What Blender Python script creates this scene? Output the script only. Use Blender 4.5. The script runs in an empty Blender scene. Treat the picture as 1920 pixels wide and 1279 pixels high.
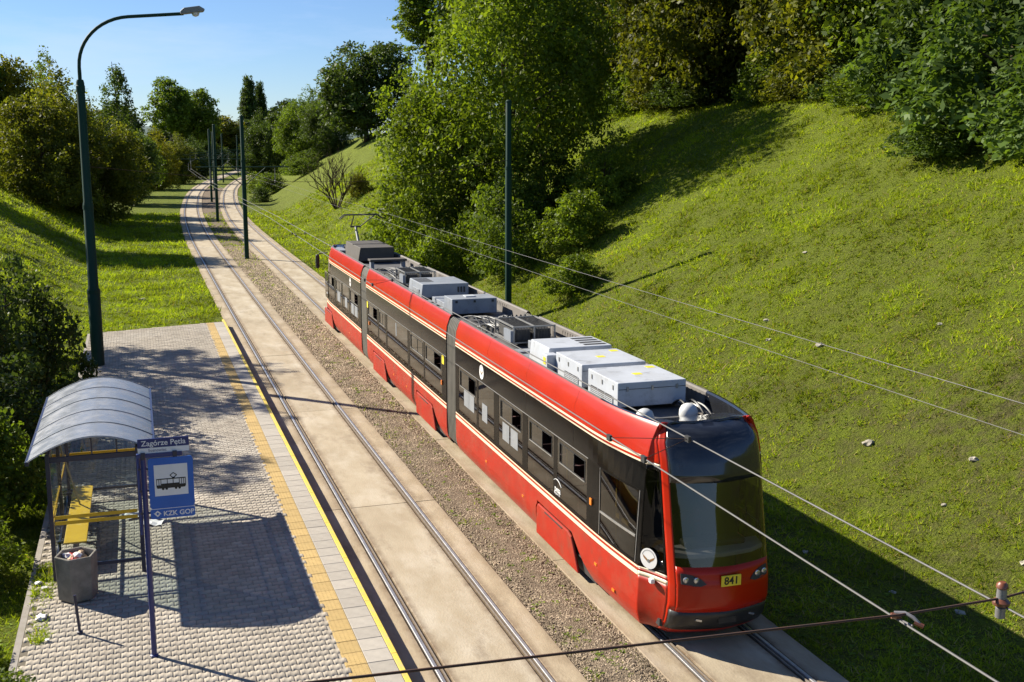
import bpy, math, random
import numpy as np
from mathutils import Vector, Matrix

# ------------------------------------------------------------------ camera, sky, sun, exposure
scene = bpy.context.scene
COL = scene.collection
CAM = np.array([-4.588, 0.0, 7.658])
YAW, PITCH, ROLL = 0.324567, 0.175995, 0.001713
cam_d = bpy.data.cameras.new("camera")
cam_d.sensor_width = 36.0
cam_d.lens = 39.07
cam_d.clip_start = 0.1
cam_d.clip_end = 9000
cam = bpy.data.objects.new("camera", cam_d)
COL.objects.link(cam)
fw = Vector((math.sin(YAW) * math.cos(PITCH), math.cos(YAW) * math.cos(PITCH), -math.sin(PITCH)))
rt = Vector((math.cos(YAW), -math.sin(YAW), 0))
up = rt.cross(fw)
rt, up = (math.cos(ROLL) * rt + math.sin(ROLL) * up), (-math.sin(ROLL) * rt + math.cos(ROLL) * up)
cam.matrix_world = Matrix(((rt.x, up.x, -fw.x, CAM[0]), (rt.y, up.y, -fw.y, CAM[1]), (rt.z, up.z, -fw.z, CAM[2]), (0, 0, 0, 1)))
scene.camera = cam

SUN_EL = math.radians(33.7)
SUN_AZ = math.radians(-45.0)          # measured from +Y towards +X
world = bpy.data.worlds.new("World")
scene.world = world
world.use_nodes = True
wn, wl = world.node_tree.nodes, world.node_tree.links
wn.clear()
w_out = wn.new("ShaderNodeOutputWorld")
w_bg = wn.new("ShaderNodeBackground")
w_sky = wn.new("ShaderNodeTexSky")
w_sky.sky_type = 'NISHITA'
w_sky.sun_disc = False
w_sky.sun_elevation = SUN_EL
w_sky.sun_rotation = SUN_AZ
w_sky.air_density = 1.0
w_sky.dust_density = 0.0
w_sky.altitude = 300
w_sky.ozone_density = 3.0
w_bg.inputs["Strength"].default_value = 0.05
# thin high wisps of cloud over the whole sky
w_tc = wn.new("ShaderNodeTexCoord")
w_map = wn.new("ShaderNodeMapping")
w_map.inputs["Scale"].default_value = (1.2, 1.6, 7.0)
w_noise = wn.new("ShaderNodeTexNoise")
w_noise.inputs["Scale"].default_value = 2.3
w_noise.inputs["Detail"].default_value = 8
w_noise.inputs["Roughness"].default_value = 0.62
w_rng = wn.new("ShaderNodeMapRange")
w_rng.inputs["From Min"].default_value = 0.50
w_rng.inputs["From Max"].default_value = 0.66
w_rng.inputs["To Max"].default_value = 0.34
w_mix = wn.new("ShaderNodeMixRGB")
w_mix.inputs["Color2"].default_value = (8.5, 8.8, 9.2, 1)
wl.new(w_tc.outputs["Generated"], w_map.inputs["Vector"])
wl.new(w_map.outputs["Vector"], w_noise.inputs["Vector"])
wl.new(w_noise.outputs["Fac"], w_rng.inputs["Value"])
wl.new(w_rng.outputs["Result"], w_mix.inputs["Fac"])
wl.new(w_sky.outputs["Color"], w_mix.inputs["Color1"])
w_tint = wn.new("ShaderNodeMixRGB")
w_tint.blend_type = 'MULTIPLY'
w_tint.inputs["Fac"].default_value = 1.0
w_tint.inputs["Color2"].default_value = (0.78, 0.92, 1.20, 1)
wl.new(w_mix.outputs["Color"], w_tint.inputs["Color1"])
wl.new(w_tint.outputs["Color"], w_bg.inputs["Color"])
wl.new(w_bg.outputs["Background"], w_out.inputs["Surface"])

sun_d = bpy.data.lights.new("sun", 'SUN')
sun_d.energy = 5.0
sun_d.angle = math.radians(0.5)
sun_d.color = (1.0, 0.93, 0.80)
sun = bpy.data.objects.new("sun", sun_d)
COL.objects.link(sun)
to_sun = Vector((math.sin(SUN_AZ) * math.cos(SUN_EL), math.cos(SUN_AZ) * math.cos(SUN_EL), math.sin(SUN_EL)))
sun.rotation_euler = to_sun.to_track_quat('Z', 'Y').to_euler()
sun.location = (-30, 30, 40)

vs = scene.view_settings
vs.view_transform = 'Standard'
vs.look = 'None'
vs.exposure = 1.05
vs.gamma = 1.0
vs.use_curve_mapping = False
scene.cycles.max_bounces = 5
scene.cycles.transparent_max_bounces = 12
scene.cycles.diffuse_bounces = 2
scene.cycles.glossy_bounces = 3
scene.cycles.transmission_bounces = 4
scene.cycles.caustics_reflective = False
scene.cycles.caustics_refractive = False
scene.cycles.use_denoising = True

R = random.Random(7)
NR = np.random.default_rng(11)
PI = math.pi

# ------------------------------------------------------------------ materials
MATS = {}

def new_mat(name):
    m = bpy.data.materials.new(name)
    m.use_nodes = True
    nt = m.node_tree
    nt.nodes.clear()
    out = nt.nodes.new("ShaderNodeOutputMaterial")
    MATS[name] = m
    return m, nt, out

def N(nt, t, **kw):
    n = nt.nodes.new(t)
    for k, v in kw.items():
        n.inputs[k.replace("_", " ")].default_value = v
    return n

def c4(c):
    return (c[0], c[1], c[2], 1.0)

def surf(name, a, b=None, scale=4.0, rough=0.6, metal=0.0, spec=0.5, bump=0.0, bscale=None, c=None, cscale=0.6, camt=0.5,
         coat=0.0, island=0.0, detail=6, lo=0.35, hi=0.65, stretch=None, d=None, dscale=0.8, damt=0.5, grime=None):
    """two-tone noise surface, optional large stains (c), optional per-piece tint, optional fine relief"""
    m, nt, out = new_mat(name)
    L = nt.links
    p = N(nt, "ShaderNodeBsdfPrincipled", Roughness=rough, Metallic=metal)
    p.inputs["Specular IOR Level"].default_value = spec
    p.inputs["Coat Weight"].default_value = coat
    p.inputs["Coat Roughness"].default_value = 0.04
    tc = nt.nodes.new("ShaderNodeTexCoord")
    vec = tc.outputs["Object"]
    if stretch:
        mp = nt.nodes.new("ShaderNodeMapping")
        mp.inputs["Scale"].default_value = stretch
        L.new(vec, mp.inputs["Vector"])
        vec = mp.outputs["Vector"]
    b = b or a
    no = N(nt, "ShaderNodeTexNoise", Scale=scale, Detail=detail, Roughness=0.6)
    L.new(vec, no.inputs["Vector"])
    mr = N(nt, "ShaderNodeMapRange", From_Min=lo, From_Max=hi)
    L.new(no.outputs["Fac"], mr.inputs["Value"])
    mx = N(nt, "ShaderNodeMixRGB", Color1=c4(a), Color2=c4(b))
    L.new(mr.outputs["Result"], mx.inputs["Fac"])
    col = mx.outputs["Color"]
    if c:
        n2 = N(nt, "ShaderNodeTexNoise", Scale=cscale, Detail=8, Roughness=0.65)
        L.new(vec, n2.inputs["Vector"])
        m2 = N(nt, "ShaderNodeMapRange", From_Min=0.48, From_Max=0.68, To_Max=camt)
        L.new(n2.outputs["Fac"], m2.inputs["Value"])
        x2 = N(nt, "ShaderNodeMixRGB", Color2=c4(c))
        L.new(m2.outputs["Result"], x2.inputs["Fac"])
        L.new(col, x2.inputs["Color1"])
        col = x2.outputs["Color"]
    if d:
        mp2 = nt.nodes.new("ShaderNodeMapping")
        mp2.inputs["Location"].default_value = (13.7, 5.1, 2.2)
        L.new(vec, mp2.inputs["Vector"])
        n3 = N(nt, "ShaderNodeTexNoise", Scale=dscale, Detail=10, Roughness=0.72)
        L.new(mp2.outputs["Vector"], n3.inputs["Vector"])
        m3 = N(nt, "ShaderNodeMapRange", From_Min=0.54, From_Max=0.70, To_Max=damt)
        L.new(n3.outputs["Fac"], m3.inputs["Value"])
        x3 = N(nt, "ShaderNodeMixRGB", Color2=c4(d))
        L.new(m3.outputs["Result"], x3.inputs["Fac"])
        L.new(col, x3.inputs["Color1"])
        col = x3.outputs["Color"]
    if grime:                       # dirt gathered where the mesh carries the "grime" value
        ga = nt.nodes.new("ShaderNodeAttribute"); ga.attribute_name = "grime"
        n4 = N(nt, "ShaderNodeTexNoise", Scale=3.5, Detail=8, Roughness=0.7)
        L.new(tc.outputs["Object"], n4.inputs["Vector"])
        m4 = N(nt, "ShaderNodeMapRange", From_Min=0.30, From_Max=0.62, To_Min=0.15, To_Max=1.0)
        L.new(n4.outputs["Fac"], m4.inputs["Value"])
        mu = nt.nodes.new("ShaderNodeMath"); mu.operation = 'MULTIPLY'; mu.use_clamp = True
        L.new(ga.outputs["Fac"], mu.inputs[0]); L.new(m4.outputs["Result"], mu.inputs[1])
        x4 = N(nt, "ShaderNodeMixRGB", Color2=c4(grime))
        L.new(mu.outputs[0], x4.inputs["Fac"]); L.new(col, x4.inputs["Color1"])
        col = x4.outputs["Color"]
    if island:
        g = nt.nodes.new("ShaderNodeNewGeometry")
        oi = nt.nodes.new("ShaderNodeObjectInfo")
        ad = nt.nodes.new("ShaderNodeMath"); ad.operation = 'ADD'
        fr = nt.nodes.new("ShaderNodeMath"); fr.operation = 'FRACT'
        L.new(g.outputs["Random Per Island"], ad.inputs[0]); L.new(oi.outputs["Random"], ad.inputs[1])
        L.new(ad.outputs[0], fr.inputs[0])
        r = N(nt, "ShaderNodeMapRange", To_Min=1 - island, To_Max=1 + island)
        L.new(fr.outputs[0], r.inputs["Value"])
        vm = nt.nodes.new("ShaderNodeVectorMath"); vm.operation = 'SCALE'
        L.new(col, vm.inputs[0]); L.new(r.outputs["Result"], vm.inputs["Scale"])
        col = vm.outputs["Vector"]
    L.new(col, p.inputs["Base Color"])
    if bump:
        nb = N(nt, "ShaderNodeTexNoise", Scale=bscale or scale * 6, Detail=4, Roughness=0.6)
        L.new(vec, nb.inputs["Vector"])
        bp = N(nt, "ShaderNodeBump", Strength=bump, Distance=0.02)
        L.new(nb.outputs["Fac"], bp.inputs["Height"])
        L.new(bp.outputs["Normal"], p.inputs["Normal"])
    L.new(p.outputs["BSDF"], out.inputs["Surface"])
    return m

def leaf_mat(name, a, b, trans=0.35, rough=0.55, spec=0.18, tcol=None):
    m, nt, out = new_mat(name)
    L = nt.links
    g = nt.nodes.new("ShaderNodeNewGeometry")
    mx = N(nt, "ShaderNodeMixRGB", Color1=c4(a), Color2=c4(b))
    L.new(g.outputs["Random Per Island"], mx.inputs["Fac"])
    tc = nt.nodes.new("ShaderNodeTexCoord")
    no = N(nt, "ShaderNodeTexNoise", Scale=0.35, Detail=3)
    L.new(tc.outputs["Object"], no.inputs["Vector"])
    r = N(nt, "ShaderNodeMapRange", From_Min=0.35, From_Max=0.65, To_Min=0.65, To_Max=1.35)
    L.new(no.outputs["Fac"], r.inputs["Value"])
    vm = nt.nodes.new("ShaderNodeVectorMath"); vm.operation = 'SCALE'
    L.new(mx.outputs["Color"], vm.inputs[0]); L.new(r.outputs["Result"], vm.inputs["Scale"])
    p = N(nt, "ShaderNodeBsdfPrincipled", Roughness=rough)
    p.inputs["Specular IOR Level"].default_value = spec
    L.new(vm.outputs["Vector"], p.inputs["Base Color"])
    t = nt.nodes.new("ShaderNodeBsdfTranslucent")
    tm = N(nt, "ShaderNodeMixRGB", Fac=1.0, Color2=c4(tcol or (1.5, 1.5, 0.5)))
    tm.blend_type = 'MULTIPLY'
    L.new(vm.outputs["Vector"], tm.inputs["Color1"])
    L.new(tm.outputs["Color"], t.inputs["Color"])
    ms = N(nt, "ShaderNodeMixShader", Fac=trans)
    L.new(p.outputs["BSDF"], ms.inputs[1]); L.new(t.outputs["BSDF"], ms.inputs[2])
    L.new(ms.outputs["Shader"], out.inputs["Surface"])
    return m

def glass_mat(name, tint, refl=0.06, rough=0.02):
    m, nt, out = new_mat(name)
    L = nt.links
    tr = N(nt, "ShaderNodeBsdfTransparent", Color=c4(tint))
    gl = N(nt, "ShaderNodeBsdfGlossy", Color=(1, 1, 1, 1), Roughness=rough)
    fr = N(nt, "ShaderNodeLayerWeight", Blend=0.5)
    pw = nt.nodes.new("ShaderNodeMath"); pw.operation = 'POWER'; pw.inputs[1].default_value = 4.0
    L.new(fr.outputs["Facing"], pw.inputs[0])
    ad = nt.nodes.new("ShaderNodeMath"); ad.operation = 'MULTIPLY_ADD'; ad.inputs[1].default_value = 0.7; ad.inputs[2].default_value = refl
    ad.use_clamp = True
    L.new(pw.outputs[0], ad.inputs[0])
    ms = nt.nodes.new("ShaderNodeMixShader")
    L.new(ad.outputs[0], ms.inputs["Fac"]); L.new(tr.outputs[0], ms.inputs[1]); L.new(gl.outputs[0], ms.inputs[2])
    L.new(ms.outputs[0], out.inputs["Surface"])
    return m

surf("concrete", (0.43, 0.36, 0.255), (0.34, 0.275, 0.185), 1.3, 0.85, bump=0.3, bscale=30, c=(0.52, 0.46, 0.36), cscale=0.9, camt=0.75, spec=0.25, island=0.07, stretch=(1.0, 0.45, 1.0), d=(0.20, 0.15, 0.10), dscale=1.5, damt=0.6, grime=(0.155, 0.105, 0.065))
surf("concrete_edge", (0.40, 0.325, 0.22), (0.29, 0.225, 0.145), 1.9, 0.88, bump=0.3, bscale=26, c=(0.46, 0.39, 0.30), cscale=1.1, camt=0.7, spec=0.25, island=0.06, stretch=(1.0, 0.4, 1.0), d=(0.17, 0.13, 0.085), dscale=1.8, damt=0.65, grime=(0.155, 0.105, 0.065))
surf("bed_dirt", (0.19, 0.14, 0.09), (0.12, 0.09, 0.055), 6, 0.95, bump=0.6, bscale=40, spec=0.1)
surf("rail_steel", (0.42, 0.41, 0.41), (0.32, 0.31, 0.30), 5, 0.42, metal=0.6)
surf("rail_groove", (0.20, 0.15, 0.10), (0.12, 0.09, 0.06), 9, 0.9, spec=0.1)
surf("rail_lip", (0.22, 0.175, 0.13), (0.28, 0.24, 0.20), 9, 0.6, metal=0.2)
surf("paver_grey", (0.37, 0.325, 0.262), (0.31, 0.272, 0.22), 3, 0.9, bump=0.35, bscale=90, c=(0.42, 0.385, 0.33), cscale=0.35, camt=0.6, island=0.13, spec=0.2, d=(0.20, 0.175, 0.14), dscale=0.9, damt=0.5)
surf("slab_grey", (0.42, 0.38, 0.32), (0.36, 0.325, 0.275), 6, 0.9, bump=0.3, bscale=70, island=0.09, spec=0.2, d=(0.26, 0.23, 0.19), dscale=1.5, damt=0.5)
surf("joint_sand", (0.19, 0.165, 0.125), (0.14, 0.12, 0.09), 8, 0.95, spec=0.1)
surf("tactile_yellow", (0.50, 0.35, 0.14), (0.43, 0.30, 0.12), 7, 0.85, bump=0.3, bscale=60, c=(0.40, 0.30, 0.17), cscale=0.8, camt=0.6, island=0.08, spec=0.25)
surf("edge_yellow", (0.70, 0.54, 0.09), (0.62, 0.45, 0.07), 5, 0.75, bump=0.2, c=(0.45, 0.39, 0.25), cscale=2.5, camt=0.75, spec=0.25, d=(0.30, 0.26, 0.18), dscale=4, damt=0.7)
surf("kerb_concrete", (0.33, 0.30, 0.26), (0.27, 0.24, 0.2), 4, 0.9, bump=0.3, spec=0.2)
surf("gravel_stone", (0.42, 0.33, 0.23), (0.20, 0.155, 0.105), 2, 0.9, island=0.45, spec=0.2)
surf("gravel_soil", (0.20, 0.155, 0.11), (0.13, 0.10, 0.07), 14, 0.95, bump=0.8, bscale=60, spec=0.1)
surf("tram_red", (0.42, 0.016, 0.0015), (0.37, 0.014, 0.0015), 0.9, 0.34, coat=0.15, spec=0.28, bump=0.012, bscale=3)
surf("tram_red_dusty", (0.40, 0.015, 0.0015), (0.33, 0.015, 0.003), 2.2, 0.45, coat=0.08, d=(0.16, 0.07, 0.04), dscale=2.5, damt=0.5, c=(0.34, 0.06, 0.03), cscale=1.6, camt=0.55)
surf("cream_stripe", (0.84, 0.74, 0.52), (0.78, 0.68, 0.47), 2, 0.4, spec=0.4)
surf("black_panel", (0.004, 0.0038, 0.0036), (0.007, 0.0065, 0.006), 1.2, 0.12, coat=0.0, spec=0.12)
surf("band_satin", (0.005, 0.0048, 0.0045), (0.009, 0.0085, 0.008), 2.5, 0.25, spec=0.06)
surf("black_cap", (0.014, 0.015, 0.018), (0.02, 0.021, 0.024), 2, 0.16, coat=0.5, spec=0.5)
surf("black_rubber", (0.02, 0.02, 0.02), (0.035, 0.033, 0.03), 5, 0.6)
surf("black_bumper", (0.018, 0.018, 0.018), (0.03, 0.03, 0.03), 6, 0.42)
surf("bellows_grey", (0.21, 0.195, 0.16), (0.17, 0.16, 0.13), 3, 0.75, spec=0.3)
surf("deck_grey", (0.10, 0.10, 0.105), (0.06, 0.06, 0.062), 2.5, 0.7, c=(0.16, 0.15, 0.14), cscale=1.2)
surf("parapet_grey", (0.17, 0.15, 0.13), (0.11, 0.10, 0.09), 3, 0.7, c=(0.22, 0.18, 0.15), cscale=1.5)
surf("box_light", (0.50, 0.52, 0.55), (0.44, 0.46, 0.49), 1.5, 0.45, spec=0.4, c=(0.36, 0.36, 0.36), cscale=2.0, camt=0.4, d=(0.13, 0.12, 0.11), dscale=2.6, damt=0.55)
surf("box_mid", (0.27, 0.29, 0.32), (0.22, 0.24, 0.27), 1.5, 0.5, c=(0.33, 0.33, 0.34), cscale=2.0, camt=0.5, d=(0.13, 0.12, 0.11), dscale=2.6, damt=0.55)
surf("box_brown", (0.085, 0.072, 0.058), (0.06, 0.052, 0.045), 2.0, 0.7, c=(0.13, 0.11, 0.09), cscale=2.0, camt=0.6)
surf("mesh_dark", (0.07, 0.066, 0.06), (0.045, 0.043, 0.04), 9, 0.65)
surf("frame_alu", (0.38, 0.37, 0.35), (0.30, 0.29, 0.27), 4, 0.45, metal=0.5)
surf("dark_part", (0.03, 0.03, 0.032), (0.045, 0.043, 0.04), 4, 0.6)
surf("cable_black", (0.018, 0.018, 0.018), (0.028, 0.027, 0.026), 4, 0.4)
surf("cable_grey", (0.25, 0.25, 0.25), (0.2, 0.2, 0.2), 4, 0.5)
surf("dome_white", (0.62, 0.62, 0.6), (0.5, 0.5, 0.48), 3, 0.5)
surf("plate_yellow", (0.75, 0.62, 0.04), (0.70, 0.57, 0.03), 3, 0.5)
surf("ink_black", (0.012, 0.012, 0.012), None, 2, 0.6)
surf("paint_white", (0.80, 0.80, 0.78), (0.74, 0.74, 0.72), 3, 0.5)
surf("wing_brown", (0.30, 0.16, 0.05), (0.24, 0.12, 0.04), 6, 0.5)
surf("orange_lens", (0.85, 0.24, 0.01), (0.75, 0.18, 0.01), 6, 0.2, coat=0.5)
surf("lamp_lens", (0.55, 0.56, 0.58), (0.4, 0.4, 0.42), 6, 0.1, metal=0.7)
surf("paper_grey", (0.25, 0.26, 0.27), (0.20, 0.21, 0.22), 3, 0.7)
surf("interior_floor", (0.06, 0.058, 0.056), (0.05, 0.048, 0.046), 5, 0.7)
surf("interior_light", (0.36, 0.36, 0.35), (0.32, 0.32, 0.31), 3, 0.6)
surf("seat_fabric", (0.10, 0.03, 0.03), (0.05, 0.04, 0.05), 9, 0.9)
surf("grab_yellow", (0.62, 0.42, 0.03), None, 2, 0.4)
surf("dash_grey", (0.66, 0.64, 0.60), (0.58, 0.56, 0.53), 3, 0.6)
glass_mat("tram_glass", (0.17, 0.165, 0.155), 0.022)
glass_mat("wind_glass", (0.36, 0.375, 0.38), 0.07)
glass_mat("shelter_glass", (0.86, 0.90, 0.90), 0.02)
surf("pole_green", (0.006, 0.034, 0.020), (0.009, 0.042, 0.026), 2.0, 0.6, spec=0.2, c=(0.02, 0.04, 0.028), cscale=3, camt=0.5, stretch=(1, 1, 0.3))
surf("lamp_grey", (0.22, 0.23, 0.22), (0.17, 0.18, 0.17), 3, 0.5)
surf("lamp_bowl", (0.62, 0.64, 0.64), (0.55, 0.57, 0.57), 3, 0.25)
surf("wire_copper", (0.11, 0.105, 0.10), (0.08, 0.075, 0.07), 2, 0.6, metal=0.0)
surf("wire_rusty", (0.085, 0.035, 0.018), (0.05, 0.03, 0.022), 7, 0.8)
surf("insulator_brown", (0.20, 0.06, 0.02), (0.13, 0.05, 0.03), 8, 0.4, coat=0.4)
surf("insulator_grey", (0.26, 0.25, 0.25), (0.2, 0.19, 0.19), 8, 0.5, metal=0.4)
surf("navy_frame", (0.012, 0.014, 0.045), (0.016, 0.017, 0.05), 3, 0.4, coat=0.2)
surf("post_blue", (0.012, 0.022, 0.13), (0.014, 0.026, 0.15), 3, 0.4, coat=0.2)
surf("sign_blue", (0.008, 0.095, 0.42), (0.009, 0.105, 0.46), 2, 0.4)
surf("sign_navy", (0.010, 0.02, 0.13), None, 2, 0.4)
surf("sign_white", (0.70, 0.70, 0.72), (0.64, 0.64, 0.66), 3, 0.5)
surf("bench_yellow", (0.78, 0.46, 0.012), (0.70, 0.40, 0.01), 4, 0.45, c=(0.6, 0.38, 0.05), cscale=3, camt=0.4)
surf("bin_concrete", (0.27, 0.25, 0.215), (0.19, 0.175, 0.15), 5, 0.92, bump=0.5, bscale=60, c=(0.15, 0.14, 0.11), cscale=2.5, camt=0.6, spec=0.15)
surf("bin_dark", (0.02, 0.018, 0.016), None, 3, 0.9)
surf("litter_white", (0.72, 0.70, 0.68), (0.62, 0.6, 0.6), 9, 0.6)
surf("litter_tan", (0.50, 0.33, 0.18), (0.42, 0.28, 0.16), 9, 0.7)
surf("litter_red", (0.55, 0.04, 0.03), (0.5, 0.1, 0.08), 9, 0.5)
surf("stone_pale", (0.38, 0.35, 0.29), (0.28, 0.25, 0.2), 7, 0.9, bump=0.5, bscale=25, spec=0.15)
surf("bark", (0.10, 0.075, 0.05), (0.06, 0.045, 0.032), 5, 0.95, bump=0.7, bscale=18, spec=0.1, stretch=(1, 1, 0.25))
surf("bark_dead", (0.085, 0.06, 0.042), (0.055, 0.04, 0.03), 6, 0.95, spec=0.1)
surf("house_white", (0.72, 0.72, 0.72), (0.66, 0.66, 0.66), 2, 0.8)
surf("house_roof", (0.13, 0.06, 0.045), (0.10, 0.05, 0.04), 3, 0.85)
surf("house_glass", (0.04, 0.05, 0.06), None, 2, 0.1)
surf("hill_green", (0.05, 0.085, 0.07), (0.06, 0.10, 0.085), 0.01, 0.95)

leaf_mat("leaf_fresh", (0.165, 0.215, 0.020), (0.085, 0.130, 0.015), trans=0.46)
leaf_mat("leaf_dark", (0.080, 0.115, 0.022), (0.042, 0.068, 0.016), trans=0.38)
leaf_mat("leaf_mid", (0.130, 0.180, 0.020), (0.070, 0.110, 0.016), trans=0.45)
leaf_mat("leaf_olive", (0.160, 0.165, 0.020), (0.080, 0.100, 0.016), trans=0.45)
leaf_mat("leaf_yellowish", (0.250, 0.220, 0.016), (0.120, 0.140, 0.015), trans=0.46)
leaf_mat("leaf_crest", (0.160, 0.160, 0.016), (0.055, 0.075, 0.012), trans=0.42)
leaf_mat("leaf_maple", (0.100, 0.155, 0.028), (0.050, 0.085, 0.020), trans=0.38)
leaf_mat("leaf_autumn", (0.20, 0.165, 0.018), (0.100, 0.130, 0.018), trans=0.45)
leaf_mat("grass_blade", (0.290, 0.345, 0.022), (0.140, 0.200, 0.015), trans=0.45, rough=0.65, spec=0.12)
leaf_mat("weed_leaf", (0.200, 0.270, 0.032), (0.120, 0.185, 0.024), trans=0.38)
leaf_mat("dry_blade", (0.36, 0.285, 0.12), (0.25, 0.20, 0.08), trans=0.3, rough=0.7, spec=0.1)

def ground_material():
    m, nt, out = new_mat("ground_grass")
    L = nt.links
    tc = nt.nodes.new("ShaderNodeTexCoord")
    def noise(s, d=6, r=0.6):
        n = N(nt, "ShaderNodeTexNoise", Scale=s, Detail=d, Roughness=r)
        L.new(tc.outputs["Object"], n.inputs["Vector"])
        return n.outputs["Fac"]
    def mapr(v, a, b, lo=0.0, hi=1.0):
        n = N(nt, "ShaderNodeMapRange", From_Min=a, From_Max=b, To_Min=lo, To_Max=hi)
        L.new(v, n.inputs["Value"])
        return n.outputs["Result"]
    def mix(f, a, b):
        n = nt.nodes.new("ShaderNodeMixRGB")
        L.new(f, n.inputs["Fac"])
        for i, q in ((1, a), (2, b)):
            if isinstance(q, tuple):
                n.inputs[i].default_value = c4(q)
            else:
                L.new(q, n.inputs[i])
        return n.outputs["Color"]
    fine = mix(mapr(noise(9.0), 0.36, 0.62), (0.040, 0.056, 0.009), (0.130, 0.170, 0.016))
    fine = mix(mapr(noise(38.0, 3), 0.42, 0.62), fine, (0.205, 0.245, 0.026))
    half = nt.nodes.new("ShaderNodeMath"); half.operation = 'MULTIPLY'; half.inputs[1].default_value = 0.45
    L.new(mapr(noise(0.55), 0.45, 0.66), half.inputs[0])
    mid = mix(half.outputs[0], fine, (0.130, 0.145, 0.020))
    soil_c = mix(mapr(noise(6.0), 0.4, 0.6), (0.060, 0.050, 0.024), (0.125, 0.100, 0.055))
    at = nt.nodes.new("ShaderNodeAttribute")
    at.attribute_name = "bare"
    mul = nt.nodes.new("ShaderNodeMath"); mul.operation = 'MULTIPLY'
    L.new(mapr(noise(1.7, 9, 0.7), 0.42, 0.58), mul.inputs[0]); L.new(at.outputs["Fac"], mul.inputs[1])
    col = mix(mul.outputs[0], mid, soil_c)
    p = N(nt, "ShaderNodeBsdfPrincipled", Roughness=0.9)
    p.inputs["Specular IOR Level"].default_value = 0.1
    L.new(col, p.inputs["Base Color"])
    bp = N(nt, "ShaderNodeBump", Strength=1.0, Distance=0.16)
    L.new(noise(16.0, 5, 0.7), bp.inputs["Height"])
    L.new(bp.outputs["Normal"], p.inputs["Normal"])
    L.new(p.outputs["BSDF"], out.inputs["Surface"])
ground_material()

# ------------------------------------------------------------------ helpers
def link(o, parent=None):
    COL.objects.link(o)
    if parent is not None:
        o.parent = parent
    return o

def tag(o, label=None, cat=None, group=None, kind=None):
    if label: o["label"] = label
    if cat: o["category"] = cat
    if group: o["group"] = group
    if kind: o["kind"] = kind
    return o

def empty(name, loc=(0, 0, 0), rz=0.0, scale=None):
    o = bpy.data.objects.new(name, None)
    o.location = loc
    o.rotation_euler = (0, 0, rz)
    if scale: o.scale = scale
    o.empty_display_size = 0.2
    return link(o)

def np_mesh(name, V, F, mat=None, smooth=False):
    """V (n,3) array, F (m,k) int array"""
    me = bpy.data.meshes.new(name)
    V = np.ascontiguousarray(V, dtype=np.float32); F = np.ascontiguousarray(F, dtype=np.int32)
    me.vertices.add(len(V)); me.vertices.foreach_set("co", V.ravel())
    k = F.shape[1]
    me.loops.add(F.size); me.loops.foreach_set("vertex_index", F.ravel())
    me.polygons.add(len(F))
    me.polygons.foreach_set("loop_start", np.arange(0, F.size, k, dtype=np.int32))
    try:
        me.polygons.foreach_set("loop_total", np.full(len(F), k, dtype=np.int32))
    except Exception:
        pass
    if smooth:
        me.polygons.foreach_set("use_smooth", np.ones(len(F), dtype=bool))
    me.update(calc_edges=True)
    me.validate()
    if mat: me.materials.append(MATS[mat])
    return me

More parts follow.
